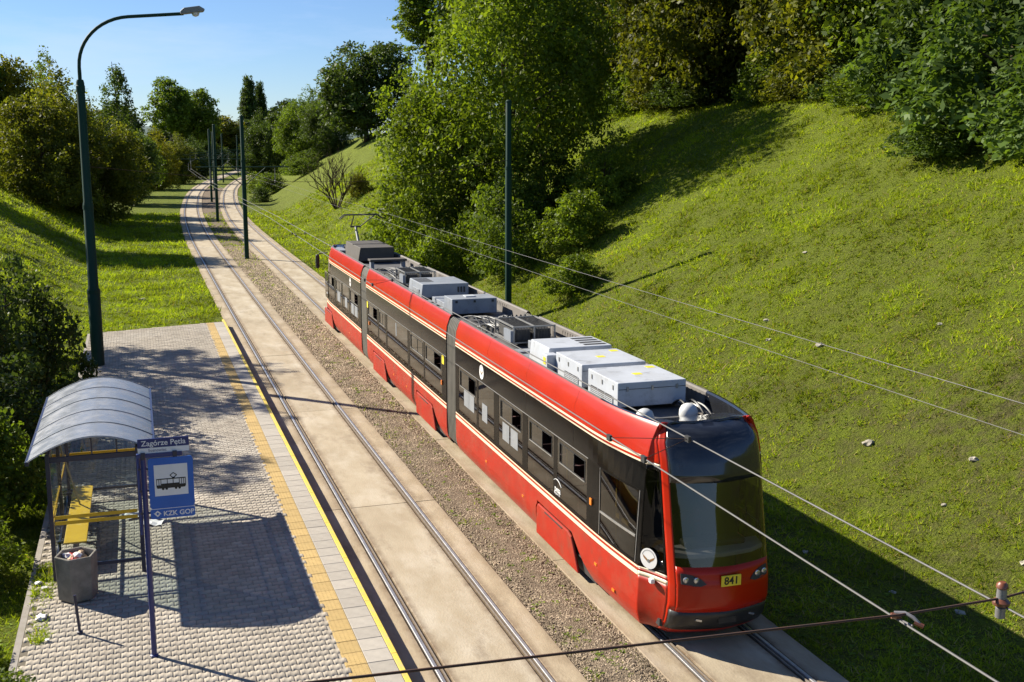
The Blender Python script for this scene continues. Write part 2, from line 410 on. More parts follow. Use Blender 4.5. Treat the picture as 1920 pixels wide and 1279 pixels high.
class MB:
    def __init__(s):
        s.v = []; s.f = []
    def quad(s, *pts):
        b = len(s.v); s.v += [tuple(p) for p in pts]; s.f.append(tuple(range(b, b + len(pts))))
        return s
    def bx(s, x0, x1, y0, y1, z0, z1):
        b = len(s.v)
        s.v += [(x, y, z) for z in (z0, z1) for y in (y0, y1) for x in (x0, x1)]
        for q in ((0, 2, 3, 1), (4, 5, 7, 6), (0, 1, 5, 4), (2, 6, 7, 3), (0, 4, 6, 2), (1, 3, 7, 5)):
            s.f.append(tuple(b + i for i in q))
        return s
    def bar(s, a, b_, w, h):
        """rectangular bar from a to b"""
        a = Vector(a); b_ = Vector(b_); d = (b_ - a).normalized()
        r_ = d.cross(Vector((0, 0, 1)))
        if r_.length < 1e-3: r_ = Vector((1, 0, 0))
        r_.normalize(); u_ = r_.cross(d)
        k = len(s.v)
        for p in (a, b_):
            for i, j in ((-1, -1), (1, -1), (1, 1), (-1, 1)):
                s.v.append(tuple(p + r_ * (i * w / 2) + u_ * (j * h / 2)))
        for q in ((0, 1, 2, 3), (7, 6, 5, 4), (0, 4, 5, 1), (1, 5, 6, 2), (2, 6, 7, 3), (3, 7, 4, 0)):
            s.f.append(tuple(k + i for i in q))
        return s
    def tube(s, path, rad, n=8, caps=True):
        P = [Vector(p) for p in path]
        if not hasattr(rad, "__len__"): rad = [rad] * len(P)
        k = len(s.v)
        prev = None
        for i, p in enumerate(P):
            d = (P[min(i + 1, len(P) - 1)] - P[max(i - 1, 0)]).normalized()
            if prev is None:
                r_ = d.cross(Vector((0, 0, 1)))
                if r_.length < 1e-2: r_ = d.cross(Vector((0, 1, 0)))
            else:
                r_ = prev - d * prev.dot(d)
            r_.normalize(); prev = r_.copy(); u_ = d.cross(r_)
            for j in range(n):
                a = 2 * PI * j / n
                s.v.append(tuple(p + (r_ * math.cos(a) + u_ * math.sin(a)) * rad[i]))
        for i in range(len(P) - 1):
            for j in range(n):
                a = k + i * n + j; b = k + i * n + (j + 1) % n
                s.f.append((a, b, b + n, a + n))
        if caps:
            s.f.append(tuple(k + j for j in range(n))[::-1])
            s.f.append(tuple(k + (len(P) - 1) * n + j for j in range(n)))
        return s
    def prism(s, poly, mapf, t0, t1):
        """poly of 2d points, mapf(u,v,t)->xyz, extruded t0..t1"""
        n = len(poly); k = len(s.v)
        for t in (t0, t1):
            s.v += [tuple(mapf(u, v, t)) for u, v in poly]
        s.f.append(tuple(k + i for i in range(n))[::-1]); s.f.append(tuple(k + n + i for i in range(n)))
        for i in range(n):
            j = (i + 1) % n
            s.f.append((k + i, k + j, k + n + j, k + n + i))
        return s
    def lathe(s, prof, c=(0, 0, 0), n=16, axis='z'):
        k = len(s.v)
        for r_, h in prof:
            for j in range(n):
                a = 2 * PI * j / n
                if axis == 'z': q = (c[0] + r_ * math.cos(a), c[1] + r_ * math.sin(a), c[2] + h)
                elif axis == 'y': q = (c[0] + r_ * math.cos(a), c[1] + h, c[2] + r_ * math.sin(a))
                else: q = (c[0] + h, c[1] + r_ * math.cos(a), c[2] + r_ * math.sin(a))
                s.v.append(q)
        for i in range(len(prof) - 1):
            for j in range(n):
                a = k + i * n + j; b = k + i * n + (j + 1) % n
                s.f.append((a, b, b + n, a + n))
        s.f.append(tuple(k + j for j in range(n))[::-1])
        s.f.append(tuple(k + (len(prof) - 1) * n + j for j in range(n)))
        return s
    def mesh(s, name, mat, smooth=False):
        me = bpy.data.meshes.new(name)
        me.from_pydata(s.v, [], s.f)
        me.update()
        if smooth:
            for p in me.polygons: p.use_smooth = True
        me.materials.append(MATS[mat])
        return me
    def build(s, name, mat, parent=None, smooth=False, bevel=0.0, fixn=True):
        me = s.mesh(name, mat, smooth)
        if fixn:
            import bmesh
            bm = bmesh.new(); bm.from_mesh(me)
            if smooth: bmesh.ops.remove_doubles(bm, verts=bm.verts, dist=1e-5)
            bmesh.ops.recalc_face_normals(bm, faces=bm.faces)
            bm.to_mesh(me); bm.free()
        o = link(bpy.data.objects.new(name, me), parent)
        if bevel:
            b = o.modifiers.new("bevel", 'BEVEL'); b.width = bevel; b.segments = 2; b.limit_method = 'ANGLE'
            b.angle_limit = math.radians(40)
        if smooth:
            try:
                me.set_sharp_from_angle(angle=math.radians(38))
            except Exception:
                pass
        return o

def text_mesh(name, body, size, mat, extrude=0.001, align='CENTER', bold=0.0):
    cu = bpy.data.curves.new(name, 'FONT')
    cu.body = body; cu.size = size; cu.extrude = extrude; cu.align_x = align; cu.align_y = 'CENTER'
    cu.offset = bold
    t = bpy.data.objects.new(name, cu); COL.objects.link(t)
    dg = bpy.context.evaluated_depsgraph_get()
    me = bpy.data.meshes.new_from_object(t.evaluated_get(dg))
    bpy.data.objects.remove(t); bpy.data.curves.remove(cu)
    me.materials.clear(); me.materials.append(MATS[mat]); me.name = name
    return me

def vnoise(x, y, seed=0):
    """smooth value noise 0..1, vectorised"""
    x = np.asarray(x, float); y = np.asarray(y, float)
    xi = np.floor(x).astype(np.int64); yi = np.floor(y).astype(np.int64)
    fx = x - xi; fy = y - yi
    fx = fx * fx * (3 - 2 * fx); fy = fy * fy * (3 - 2 * fy)
    def h(a, b):
        n = (a * 374761393 + b * 668265263 + seed * 1442695041) & 0xffffffff
        n = ((n ^ (n >> 13)) * 1274126177) & 0xffffffff
        return ((n ^ (n >> 16)) & 0xffff) / 65535.0
    return (h(xi, yi) * (1 - fx) + h(xi + 1, yi) * fx) * (1 - fy) + (h(xi, yi + 1) * (1 - fx) + h(xi + 1, yi + 1) * fx) * fy

# ------------------------------------------------------------------ track alignment and terrain
_yy = np.arange(-60, 420, 1.0)
def _smooth(a, k=9):
    p = np.pad(a, k, mode='edge'); w = np.hanning(2 * k + 1); w /= w.sum()
    q = np.convolve(p, w, mode='valid')
    q[:12] = a[:12]; q[-12:] = a[-12:]
    return q
_xl = _smooth(np.interp(_yy, [-60, 13, 50, 66, 80, 95, 109, 118, 128, 138, 148, 160, 170, 184, 203, 219, 239, 270, 300, 340, 420],
                        [0, 0, .05, .1, .15, .25, .55, .8, 1.15, 1.6, 2.15, 2.85, 3.45, 4.5, 6.2, 8.0, 10.6, 14.9, 19.4, 26, 41]))
_xr = _smooth(np.interp(_yy, [-60, 13, 27, 40, 50, 66, 87, 103, 118, 136, 153, 173, 193, 215, 237, 265, 300, 340, 420],
                        [2.7, 3.59, 3.77, 3.95, 4.08, 4.25, 4.42, 4.70, 5.15, 6.05, 7.15, 8.7, 10.5, 13.0, 15.9, 19.9, 25.2, 32, 47]))
def XL(y): return np.interp(y, _yy, _xl)
def XR(y): return np.interp(y, _yy, _xr)

def ramp(d, w):
    """soft start ramp"""
    return np.where(d < -w, 0, np.where(d > w, d, (d + w) ** 2 / (4 * w)))

def height(x, y):
    x = np.asarray(x, float); y = np.asarray(y, float)
    dr = x - XR(y) - 5.3
    Hr = np.interp(y, [-40, 130, 180, 250, 400], [10, 10, 9, 7, 4])
    zr = 0.56 * ramp(dr, 0.9)
    zr = Hr - ramp(Hr - zr, 0.9)
    dl = XL(y) - 7.6 - x
    Hl = np.interp(y, [-40, 60, 150, 250, 400], [3.5, 4.8, 5.2, 4.5, 3.0])
    zl = 0.50 * ramp(dl, 0.8)
    zl = Hl - ramp(Hl - zl, 0.8)
    n = (vnoise(x * .45, y * .45, 3) - .5) * .30 + (vnoise(x * 1.6, y * 1.6, 4) - .5) * .10
    onslope = np.clip((np.maximum(dr, dl) + .5) / 2.5, 0, 1)
    flatn = (vnoise(x * .8, y * .8, 5) - .5) * .05 * np.clip((np.maximum(dr + 4, dl + 6)) / 1.0, 0, 1)
    return -0.06 + np.maximum(zr, 0) + np.maximum(zl, 0) + n * onslope + flatn

def hz(x, y):
    return float(height(np.array([x]), np.array([y]))[0])

def bare_amount(x, y):
    x = np.asarray(x, float); y = np.asarray(y, float)
    low = np.clip(1.15 - (y - 8) / 45.0, .25, 1) * np.clip((26 - x) / 14.0, .2, 1)
    return np.clip(low * (0.22 + 0.85 * vnoise(x * .22, y * .22, 21)), 0, 1) * (x > 4)

def build_ground():
    ys = np.concatenate([np.array([-3000, -800, -200, -60]), np.arange(-30, 8, 2.0), np.arange(8, 70, .5), np.arange(70, 150, 1.0), np.arange(150, 420, 4.0),
                         np.array([420, 520, 700, 1000, 1600, 2600, 4200])])
    us = np.concatenate([np.array([-4000, -1500, -600, -250, -120, -80, -60, -48]), np.arange(-40, -14, 2.0), np.arange(-14, 34, .5), np.arange(34, 60, 2.0),
                         np.array([60, 80, 120, 250, 600, 1500, 4000])])
    Y, U = np.meshgrid(ys, us, indexing='ij')
    wgt = np.clip((600 - np.abs(U)) / 500, 0, 1)
    X = U + (XL(Y) * wgt)
    Z = height(X, Y)
    V = np.stack([X, Y, Z], -1).reshape(-1, 3)
    ny, nx = Y.shape
    idx = np.arange(ny * nx).reshape(ny, nx)
    F = np.stack([idx[:-1, :-1], idx[:-1, 1:], idx[1:, 1:], idx[1:, :-1]], -1).reshape(-1, 4)
    me = np_mesh("ground", V, F, "ground_grass", smooth=True)
    a = me.attributes.new("bare", 'FLOAT', 'POINT')
    a.data.foreach_set("value", bare_amount(X, Y).reshape(-1).astype(np.float32))
    o = link(bpy.data.objects.new("ground", me))
    tag(o, "grassy ground with embankments rising on both sides of the tracks", kind="structure")
build_ground()

def hills():
    m = MB()
    xs = np.linspace(-2600, 4200, 90)
    k = 0
    top = []
    for x in xs:
        h = 24 + 34 * float(vnoise(x / 420, 3.3, 8)) + 12 * float(vnoise(x / 90, 1.3, 9))
        top.append(h)
    n = len(xs)
    for i, x in enumerate(xs):
        m.v += [(x, 3000, -2), (x, 3300, top[i] * .75), (x, 3600, top[i]), (x, 4100, -2)]
    for i in range(n - 1):
        for j in range(3):
            a = i * 4 + j
            m.f.append((a, a + 4, a + 5, a + 1))
    o = m.build("hills", "hill_green", smooth=True)
    tag(o, "low wooded ridge on the far horizon", kind="structure")
hills()

def sweep(xf, y0, y1, cross, step=1.0):
    """cross: list of (offset, z); returns MB strip mesh following x = xf(y)"""
    n = max(2, int(math.ceil((y1 - y0) / step)) + 1)
    ys = np.linspace(y0, y1, n)
    xs = xf(ys)
    dx = (xf(ys + .5) - xf(ys - .5))
    ln = np.sqrt(1 + dx * dx)
    nx, ny = 1 / ln, -dx / ln
    m = MB(); k = len(cross)
    for i in range(n):
        for off, z in cross:
            m.v.append((xs[i] + nx[i] * off, ys[i] + ny[i] * off, z))
    for i in range(n - 1):
        for j in range(k - 1):
            a = i * k + j
            m.f.append((a, a + 1, a + k + 1, a + k))
    return m

def build_track(name, xf, label, joint0):
    root = empty(name, (0, 0, 0))
    tag(root, label, kind="structure")
    Y0, Y1 = -25.0, 345.0
    sweep(xf, Y0, Y1, [(-1.26, -.09), (-1.25, -.035), (1.25, -.035), (1.26, -.09)], 2).build("track_bed", "bed_dirt", root)
    for s in (-1, 1):
        c = s * .75
        i = -s                        # towards the track centre
        # head
        pr = [(c + s * .03, -.02), (c + s * .03, .004), (c + s * .022, .009), (c + i * .022, .009), (c + i * .03, .004), (c + i * .03, -.03)]
        sweep(xf, Y0, Y1, sorted(pr, key=lambda q: q[0]) if False else pr, 1).build("rail", "rail_steel", root)
        pg = [(c + i * .03, -.014), (c + i * .07, -.014)]
        sweep(xf, Y0, Y1, pg, 2).build("rail_groove", "rail_groove", root)
        pl = [(c + i * .07, -.03), (c + i * .07, .001), (c + i * .088, .001), (c + i * .088, -.03)]
        sweep(xf, Y0, Y1, pl, 2).build("rail_lip", "rail_lip", root)
    L = 9.0
    k0 = int(math.floor((Y0 - joint0) / L))
    rr = random.Random(len(name))
    y = joint0 + k0 * L
    while y < Y1:
        a, b = max(y + .012, Y0), min(y + L - .012, Y1)
        if b - a > .5:
            for (o0, o1, mt) in ((-1.245, -.80, "concrete_edge"), (-.615, .615, "concrete"), (.80, 1.245, "concrete_edge")):
                dz = rr.uniform(-.003, .003)
                zt = (.0 if mt == "concrete" else -.004) + dz
                cs = [(o0, -.06), (o0 + .004, zt - .008), (o0 + .016, zt), (o0 + .13, zt), (o1 - .13, zt), (o1 - .016, zt), (o1 - .004, zt - .008), (o1, -.06)]
                so = sweep(xf, a, b, cs, 1).build("concrete_slab", mt, root, fixn=True)
                g0, g1 = (1.0 if o0 > -1 else .45), (1.0 if o1 < 1 else .45)
                at = so.data.attributes.new("grime", 'FLOAT', 'POINT')
                at.data.foreach_set("value", np.tile(np.array([g0, g0, g0 * .9, 0, 0, g1 * .9, g1, g1], dtype=np.float32), len(so.data.vertices) // 8))
        y += L
    return root
build_track("tram_track", lambda y: XL(y), "empty tram track in concrete slabs beside the platform", 22.6)
build_track("tram_track", lambda y: XR(y), "tram track in concrete slabs that the red tram stands on", 18.4)

# ------------------------------------------------------------------ platform
PZ = 0.30
def build_platform():
    root = empty("platform", (0, 0, 0))
    tag(root, "low tram platform paved in grey interlocking blocks with yellow strips", kind="structure")
    yA, yB = 6.0, 46.6
    MB().prism([(-6.62, yA), (-1.33, yA), (-1.33, yB + .9), (-6.55, yB - .6)], lambda u, v, t: (u, v, t), -.3, PZ - .0095).build("platform_base", "joint_sand", root)
    # kerb stones with yellow top edge
    n = 0
    y = yA
    kb = None
    while y < yB + .6:
        if kb is None:
            m = MB(); m.prism([(0, -.36), (0, -.015), (.010, 0), (.083, 0), (.094, -.012), (.094, -.36)], lambda u, v, t: (u, t, v), .004, .996)
            kb = m.mesh("kerb_stone", "edge_yellow")
        o = link(bpy.data.objects.new("kerb_stone", kb), root)
        o.location = (-1.404, y, PZ + R.uniform(-.002, .002))
        y += 1.0; n += 1
    def tile_mesh(nm, w, l, mt, studs=False):
        m = MB()
        b = .006
        m.v += [(0, 0, -.05), (w, 0, -.05), (w, l, -.05), (0, l, -.05), (0, 0, -b), (w, 0, -b), (w, l, -b), (0, l, -b), (b, b, 0), (w - b, b, 0), (w - b, l - b, 0), (b, l - b, 0)]
        for i in range(4):
            j = (i + 1) % 4
            m.f += [(i, j, 4 + j, 4 + i), (4 + i, 4 + j, 8 + j, 8 + i)]
        m.f.append((8, 9, 10, 11))
        if studs:
            for a in range(5):
                for c in range(6):
                    x = w * (a + .5) / 5; yy = l * (c + .5) / 6; r = .011
                    k = len(m.v)
                    m.v += [(x - r, yy, 0), (x, yy - r, 0), (x + r, yy, 0), (x, yy + r, 0), (x, yy, .006)]
                    m.f += [(k, k + 1, k + 4), (k + 1, k + 2, k + 4), (k + 2, k + 3, k + 4), (k + 3, k, k + 4)]
        return m.mesh(nm, mt)
    MB().bx(-2.215, -2.112, yA, yB + .3, .1, PZ - .004).build("border_course", "paver_grey", root)
    MB().bx(-6.66, -6.56, yA, yB - .7, -.1, PZ - .006).build("border_course", "kerb_concrete", root)
    tt = tile_mesh("tactile_tile", .314, .396, "tactile_yellow", True)
    ts = tile_mesh("edge_slab", .379, .396, "slab_grey")
    y = yA
    while y < yB + .4:
        o = link(bpy.data.objects.new("tactile_tile", tt), root); o.location = (-2.107, y, PZ + R.uniform(-.0025, .0025))
        o = link(bpy.data.objects.new("edge_slab", ts), root); o.location = (-1.787, y + .0, PZ + R.uniform(-.0025, .0025))
        y += .40
    # interlocking pavers
    W, H = .20, .168
    g = .0035
    wave = [(0, 0), (.14, 0), (.25, .16), (.39, .16), (.5, 0), (.64, 0), (.75, .16), (.89, .16), (1.0, 0)]
    bot = [(u * W, v * H) for u, v in wave]
    poly = [(u, v) for u, v in bot] + [(u, v + H) for u, v in bot[::-1]]
    cx, cy = W / 2, H / 2 + .08 * H
    def shrink(k): return [((u - cx) * (1 - k / W * 2) , (v - cy) * (1 - k / H * 2)) for u, v in poly]
    p0 = np.array(shrink(g * .5)); p1 = np.array(shrink(g * .5 + .0028))
    npnt = len(p0)
    base = np.concatenate([np.c_[p0, np.full(npnt, -.010)], np.c_[p1, np.zeros(npnt)]])
    tris = []
    for lv in (0,):
        for i in range(npnt):
            j = (i + 1) % npnt
            a, b, c, d = lv * npnt + i, lv * npnt + j, (lv + 1) * npnt + j, (lv + 1) * npnt + i
            tris.append((a, b, c, d))
    o2 = npnt
    h = len(bot)
    for i in range(h - 1):
        tris.append((o2 + i, o2 + i + 1, o2 + npnt - 2 - i, o2 + npnt - 1 - i))
    tris = np.array(tris)
    pos = []
    row = 0
    y = yA
    while y < yB + .6:
        x = -6.55 + (W / 2 if row % 2 else 0)
        while x < -2.11 - W * .45:
            lim = yB - .6 + 1.5 * (x + 6.55) / 5.2
            if y < lim - H:
                pos.append((x + W / 2, y + H / 2))
            x += W
        y += H; row += 1
    pos = np.array(pos)
    # the 300 that show largest: in the open foreground
    d = np.hypot(pos[:, 0] - CAM[0], pos[:, 1] - CAM[1])
    inview = (pos[:, 1] > 13.9 - (pos[:, 0] + 2) * .33) & (pos[:, 0] > -6.45)
    order = np.argsort(np.where(inview, d, 1e6))
    near = set(order[:300].tolist())
    rot = NR.normal(0, .006, len(pos)); dz = NR.normal(0, .0018, len(pos)); tl = NR.normal(0, .0025, (len(pos), 2))
    pm = np_mesh("paver", base, tris, "paver_grey")
    for i in near:
        o = link(bpy.data.objects.new("paver", pm), root)
        o.location = (pos[i, 0], pos[i, 1], PZ + dz[i]); o.rotation_euler = (tl[i, 0], tl[i, 1], rot[i])
    rest = np.array([i for i in range(len(pos)) if i not in near])
    nb = len(base)
    ca, sa = np.cos(rot[rest])[:, None], np.sin(rot[rest])[:, None]
    bx, by, bz = base[:, 0][None], base[:, 1][None], base[:, 2][None]
    X = pos[rest, 0][:, None] + bx * ca - by * sa
    Y = pos[rest, 1][:, None] + bx * sa + by * ca
    Z = PZ + dz[rest][:, None] + bz + tl[rest, 0][:, None] * by - tl[rest, 1][:, None] * bx
    V = np.stack([X, Y, Z], -1).reshape(-1, 3)
    F = (tris[None] + (np.arange(len(rest)) * nb)[:, None, None]).reshape(-1, 4)
    o = link(bpy.data.objects.new("paver_field", np_mesh("paver_field", V, F, "paver_grey")), root)
    o["kind"] = "stuff"
build_platform()

# ------------------------------------------------------------------ gravel between and beside the tracks
def build_gravel():
    ys = np.linspace(-20, 200, 221)
    m = MB()
    for y in ys:
        a = float(XL(y)) + 1.25; b = float(XR(y)) - 1.25
        for t in (0, .33, .66, 1):
            x = a + (b - a) * t
            m.v.append((x, y, -.035 + (.012 if 0 < t < 1 else -.02)))
    for i in range(len(ys) - 1):
        for j in range(3):
            k = i * 4 + j
            m.f.append((k, k + 1, k + 5, k + 4))
    o = m.build("gravel_strip", "gravel_soil", smooth=True)
    tag(o, "strip of brown gravel with sparse weeds between the two tracks", kind="structure")
    # stones
    n = 52000
    y = 11 + (NR.random(n) ** 1.9) * 75
    t = NR.random(n)
    a = XL(y) + 1.24; b = XR(y) - 1.24
    x = a + (b - a) * t
    r = NR.uniform(.009, .024, n) * np.clip(y / 24, 1, 2.4)
    base = np.array([(1, 0, 0), (-.3, .9, 0), (-.7, -.7, 0), (.1, .1, .9), (.2, -.3, -.6)])
    tri = np.array([(0, 1, 3), (1, 2, 3), (2, 0, 3)])
    ang = NR.uniform(0, 2 * PI, n)
    V = np.repeat(base[None, :4], n, 0) * NR.uniform(.65, 1.35, (n, 4, 3))
    c, s = np.cos(ang)[:, None], np.sin(ang)[:, None]
    X = V[..., 0] * c - V[..., 1] * s; Y = V[..., 0] * s + V[..., 1] * c; Z = V[..., 2]
    V = np.stack([X * r[:, None] + x[:, None], Y * r[:, None] + y[:, None], Z * r[:, None] - .032 + .008], -1).reshape(-1, 3)
    F = (tri[None] + (np.arange(n) * 4)[:, None, None]).reshape(-1, 3)
    o = link(bpy.data.objects.new("gravel", np_mesh("gravel", V, F, "gravel_stone")))
    tag(o, "loose brown gravel stones lying between the tracks", "gravel", kind="stuff")
build_gravel()

# ------------------------------------------------------------------ the tram
def build_tram():
    T = empty("tram", (3.63, 14.03, 0), -0.0118)
    tag(T, "long red and black three-section articulated tram on the right track", "tram")
    LEN = 33.9
    SEC = [(0.95, 11.62), (12.53, 23.41), (24.51, LEN - .95)]
    def W(z):
        if z < .55: return 1.175 - .10 * ((.55 - z) / .35) ** 2
        return float(np.interp(z, [.55, 2.91, 3.15, 3.38, 3.41, 3.43], [1.175, 1.175, 1.15, 1.07, 1.045, 1.01]))
    def taper(z, s):
        e = min(s, LEN - s)
        if e > 2.9: return 1.0
        k = float(np.interp(z, [.2, 1.0, 2.65, 3.1, 3.43], [.03, .055, .135, .185, .235]))
        return 1 - k * ((2.9 - max(e, .95)) / 1.95) ** 2
    def WS(z, s): return W(z) * taper(z, s)
    def breaks(s0, s1):
        """stations along the body, close together where the ends taper"""
        q = [s0] + [s for s in list(np.arange(1.1, 3.0, .2)) + list(LEN - np.arange(1.1, 3.0, .2)[::-1]) if s0 + .02 < s < s1 - .02] + [s1]
        return q
    def slab(z0, z1, v, a, b):
        m = MB(); q = breaks(a, b); n = len(q)
        for s in q:
            w = v * taper(z1, s); m.v += [(-w, s, z0), (w, s, z0), (w, s, z1), (-w, s, z1)]
        for i in range(n - 1):
            for c in range(4):
                m.f.append((4 * i + c, 4 * i + (c + 1) % 4, 4 * i + 4 + (c + 1) % 4, 4 * i + 4 + c))
        m.f += [(0, 1, 2, 3), (4 * n - 4, 4 * n - 3, 4 * n - 2, 4 * n - 1)]
        return m
    notch_far = [5.6, 15.99, 22.39, 33.25]
    NZ = .80
    def notch(z):
        """openings at height z"""
        if z > NZ - 1e-6: return []
        t = (NZ - z) / .6
        return [(f - 1.95 - .85 * min(1, t * 1.05), f - (.06 if z > NZ - .08 else 0)) for f in notch_far]
    zs = [.2, .26, .33, .42, .55, .68, .74, .80]
    def side_strip(m, sg, s0, s1, za, zb, off=0.0):
        q = breaks(s0, s1)
        for a_, b_ in zip(q[:-1], q[1:]):
            if sg < 0: a_, b_ = b_, a_
            m.quad((sg * (WS(za, a_) + off), a_, za), (sg * (WS(za, b_) + off), b_, za), (sg * (WS(zb, b_) + off), b_, zb), (sg * (WS(zb, a_) + off), a_, zb))
    # ---- skirts, stripes
    for sg in (-1, 1):
        for k, (a, b) in enumerate(SEC):
            m = MB()
            for i in range(len(zs) - 1):
                za, zb = zs[i], zs[i + 1]
                na, nb = notch(za + 1e-5), notch(zb - 1e-5)
                ea, eb = [a], [a]
                for (qa, qb) in zip(na, nb):
                    if qa[1] > a and qa[0] < b:
                        ea += [max(a, qa[0]), min(b, qa[1])]; eb += [max(a, qb[0]), min(b, qb[1])]
                ea.append(b); eb.append(b)
                for j in range(0, len(ea), 2):
                    if ea[j + 1] - ea[j] > .01 or eb[j + 1] - eb[j] > .01:
                        nseg = 10 if min(ea[j], LEN - ea[j + 1]) < 2.9 else 1
                        for c in range(nseg):
                            sa0, sa1 = (ea[j] + (ea[j + 1] - ea[j]) * t / nseg for t in (c, c + 1))
                            sb0, sb1 = (eb[j] + (eb[j + 1] - eb[j]) * t / nseg for t in (c, c + 1))
                            q = [(sg * WS(za, sa0), sa0, za), (sg * WS(za, sa1), sa1, za), (sg * WS(zb, sb1), sb1, zb), (sg * WS(zb, sb0), sb0, zb)]
                            m.quad(*(q if sg > 0 else q[::-1]))
            side_strip(m, sg, a, b, .80, 1.165)
            o = m.build("skirt", "tram_red_dusty", T, fixn=False)
            so = o.modifiers.new("thick", 'SOLIDIFY'); so.thickness = .03; so.offset = -1
            for (za, zb) in ((1.02, 1.09), (1.135, 1.163)):
                mm = MB(); side_strip(mm, sg, a + .004, b - .004, za, zb, .003); mm.build("stripe", "cream_stripe", T)
            mm = MB(); side_strip(mm, sg, a, b, 2.80, 2.91); mm.build("cornice_band", "tram_red", T)
            for (za, zb) in ((2.803, 2.83), (2.868, 2.908)):
                mm = MB(); side_strip(mm, sg, a + .004, b - .004, za, zb, .003); mm.build("stripe", "cream_stripe", T)
            # roof fairing panels and black cornice panels with seams
            npan = 4 if k != 1 else 4
            for j in range(npan):
                p0 = a + (b - a) * j / npan + .004; p1 = a + (b - a) * (j + 1) / npan - .004
                mm = MB()
                prof = [(W(2.91), 2.912), (W(3.0), 3.0), (W(3.15), 3.15), (W(3.28), 3.28), (W(3.37), 3.37), (1.05, 3.41), (1.035, 3.425)]
                ss = np.linspace(p0, p1, 9)
                for (v, z) in prof:
                    mm.v += [(sg * v * taper(z, s), s, z) for s in ss]
                for i in range(len(prof) - 1):
                    for c in range(8):
                        mm.f.append((9 * i + c, 9 * i + c + 1, 9 * i + c + 10, 9 * i + c + 9))
                mm.build("roof_fairing", "tram_red", T, smooth=True)
                mm = MB(); side_strip(mm, sg, p0, p1, 2.37, 2.797); mm.build("cornice_panel", "black_panel", T)
            mm = MB()
            sl = np.linspace(a, b, 30)
            mk = MB()
            for c in range(29):
                end = min(sl[c], LEN - sl[c + 1]) < 2.6
                t0, t1 = taper(3.4, sl[c]), taper(3.4, sl[c + 1])
                for (va, za), (vb, zb) in (((1.034, 3.4255), (.985, 3.43)), ((.985, 3.43), (.96, 3.40)), ((.96, 3.40), (.93, 3.12))):
                    (mk if end else mm).quad((sg * va * t0, sl[c], za), (sg * va * t1, sl[c + 1], za), (sg * vb * t1, sl[c + 1], zb), (sg * vb * t0, sl[c], zb))
            q = a + 1.7
            while q < b - 1.7:
                mm.bx(sg * .955 - .012, sg * .955 + .012, q, q + .03, 3.14, 3.36); q += .16
            mm.build("fairing_lining", "parapet_grey", T)
            if mk.f: mk.build("fairing_lining", "black_cap", T)
    # ---- window bands
    wins = [
        # (s0, s1, vent) counted from the front; vent None, 0 closed, 1 front half open
        (2.95, 4.42, 1), (4.62, 6.12, 1), (6.45, 8.05, 1), (8.42, 9.62, None), (9.78, 11.32, 1),
        (13.0, 14.85, 1), (15.0, 16.7, 0), (17.0, 19.9, None), (20.15, 21.25, 0), (21.45, 23.2, 1),
        (25.0, 26.8, 1), (27.0, 28.4, None), (28.6, 30.1, 0), (30.45, 32.0, 1), (32.2, 32.95, 1)]
    ZB, ZT = 1.24, 2.345
    for sg in (-1, 1):
        for (a, b) in SEC:
            # opaque frame: rails above and below, mullions between
            m = MB()
            a2, b2 = a, b
            if a < 1: a2 = 2.49
            if b > LEN - 1: b2 = LEN - .95
            side_strip(m, sg, a2, b2, 1.166, ZB); side_strip(m, sg, a2, b2, ZT, 2.368)
            edges = [a2]
            for (w0, w1, v) in wins:
                if w0 >= a2 - .01 and w1 <= b2 + .01: edges += [w0, w1]
            edges.append(b2)
            for j in range(0, len(edges), 2):
                if edges[j + 1] - edges[j] > .005: side_strip(m, sg, edges[j], edges[j + 1], ZB, ZT)
            o = m.build("window_band", "band_satin", T, fixn=False)
            so = o.modifiers.new("thick", 'SOLIDIFY'); so.thickness = .04; so.offset = -1
        for (w0, w1, vent) in wins:
            x = sg * 1.172
            root = None
            def pane(s0, s1, z0, z1, nm="pane"):
                m = MB(); m.quad((x, s0, z0), (x, s1, z0), (x, s1, z1), (x, s0, z1))
                return m
            if vent is None:
                pane(w0, w1, ZB, ZT).build("window", "tram_glass", T)
            else:
                v0, v1, vz0, vz1 = w0 + .10, w1 - .12, 1.92, 2.28
                mid = v0 + (v1 - v0) * .42
                m = pane(w0, w1, ZB, vz0)
                for r in ((w0, w1, vz1, ZT), (w0, v0, vz0, vz1), (v1, w1, vz0, vz1)):
                    q = pane(*r); m.quad(*q.v)
                q = pane(mid if vent else v0, v1 - .10, vz0, vz1); m.quad(*q.v)
                if not vent: pass
                win = m.build("window", "tram_glass", T)
                fr = MB(); t = .014
                for (p, q2) in (((v0, vz0), (v1, vz0)), ((v0, vz1), (v1, vz1)), ((v0, vz0), (v0, vz1)), ((v1, vz0), (v1, vz1)), ((mid, vz0), (mid, vz1)), ((v1 - .1, vz0), (v1 - .1, vz1))):
                    fr.bar((x, p[0], p[1]), (x, q2[0], q2[1]), t, t)
                fr.build("vent_frame", "frame_alu" if False else "black_rubber", win)
                sl = MB(); sl.bx(x - .012, x + .012, v0, v1, vz0 - .022, vz0 - .006); sl.build("vent_sill", "frame_alu", win)
    # ledge lines across the glass
    for sg in (-1, 1):
        m = MB()
        for (a, b) in SEC:
            a2 = 2.9 if a < 1 else a
            b = min(b, LEN - 2.9)
            m.bx(sg * 1.178 - .004, sg * 1.178 + .004, a2, b - .02, 2.362, 2.374)
        m.build("glass_trim", "frame_alu", T)
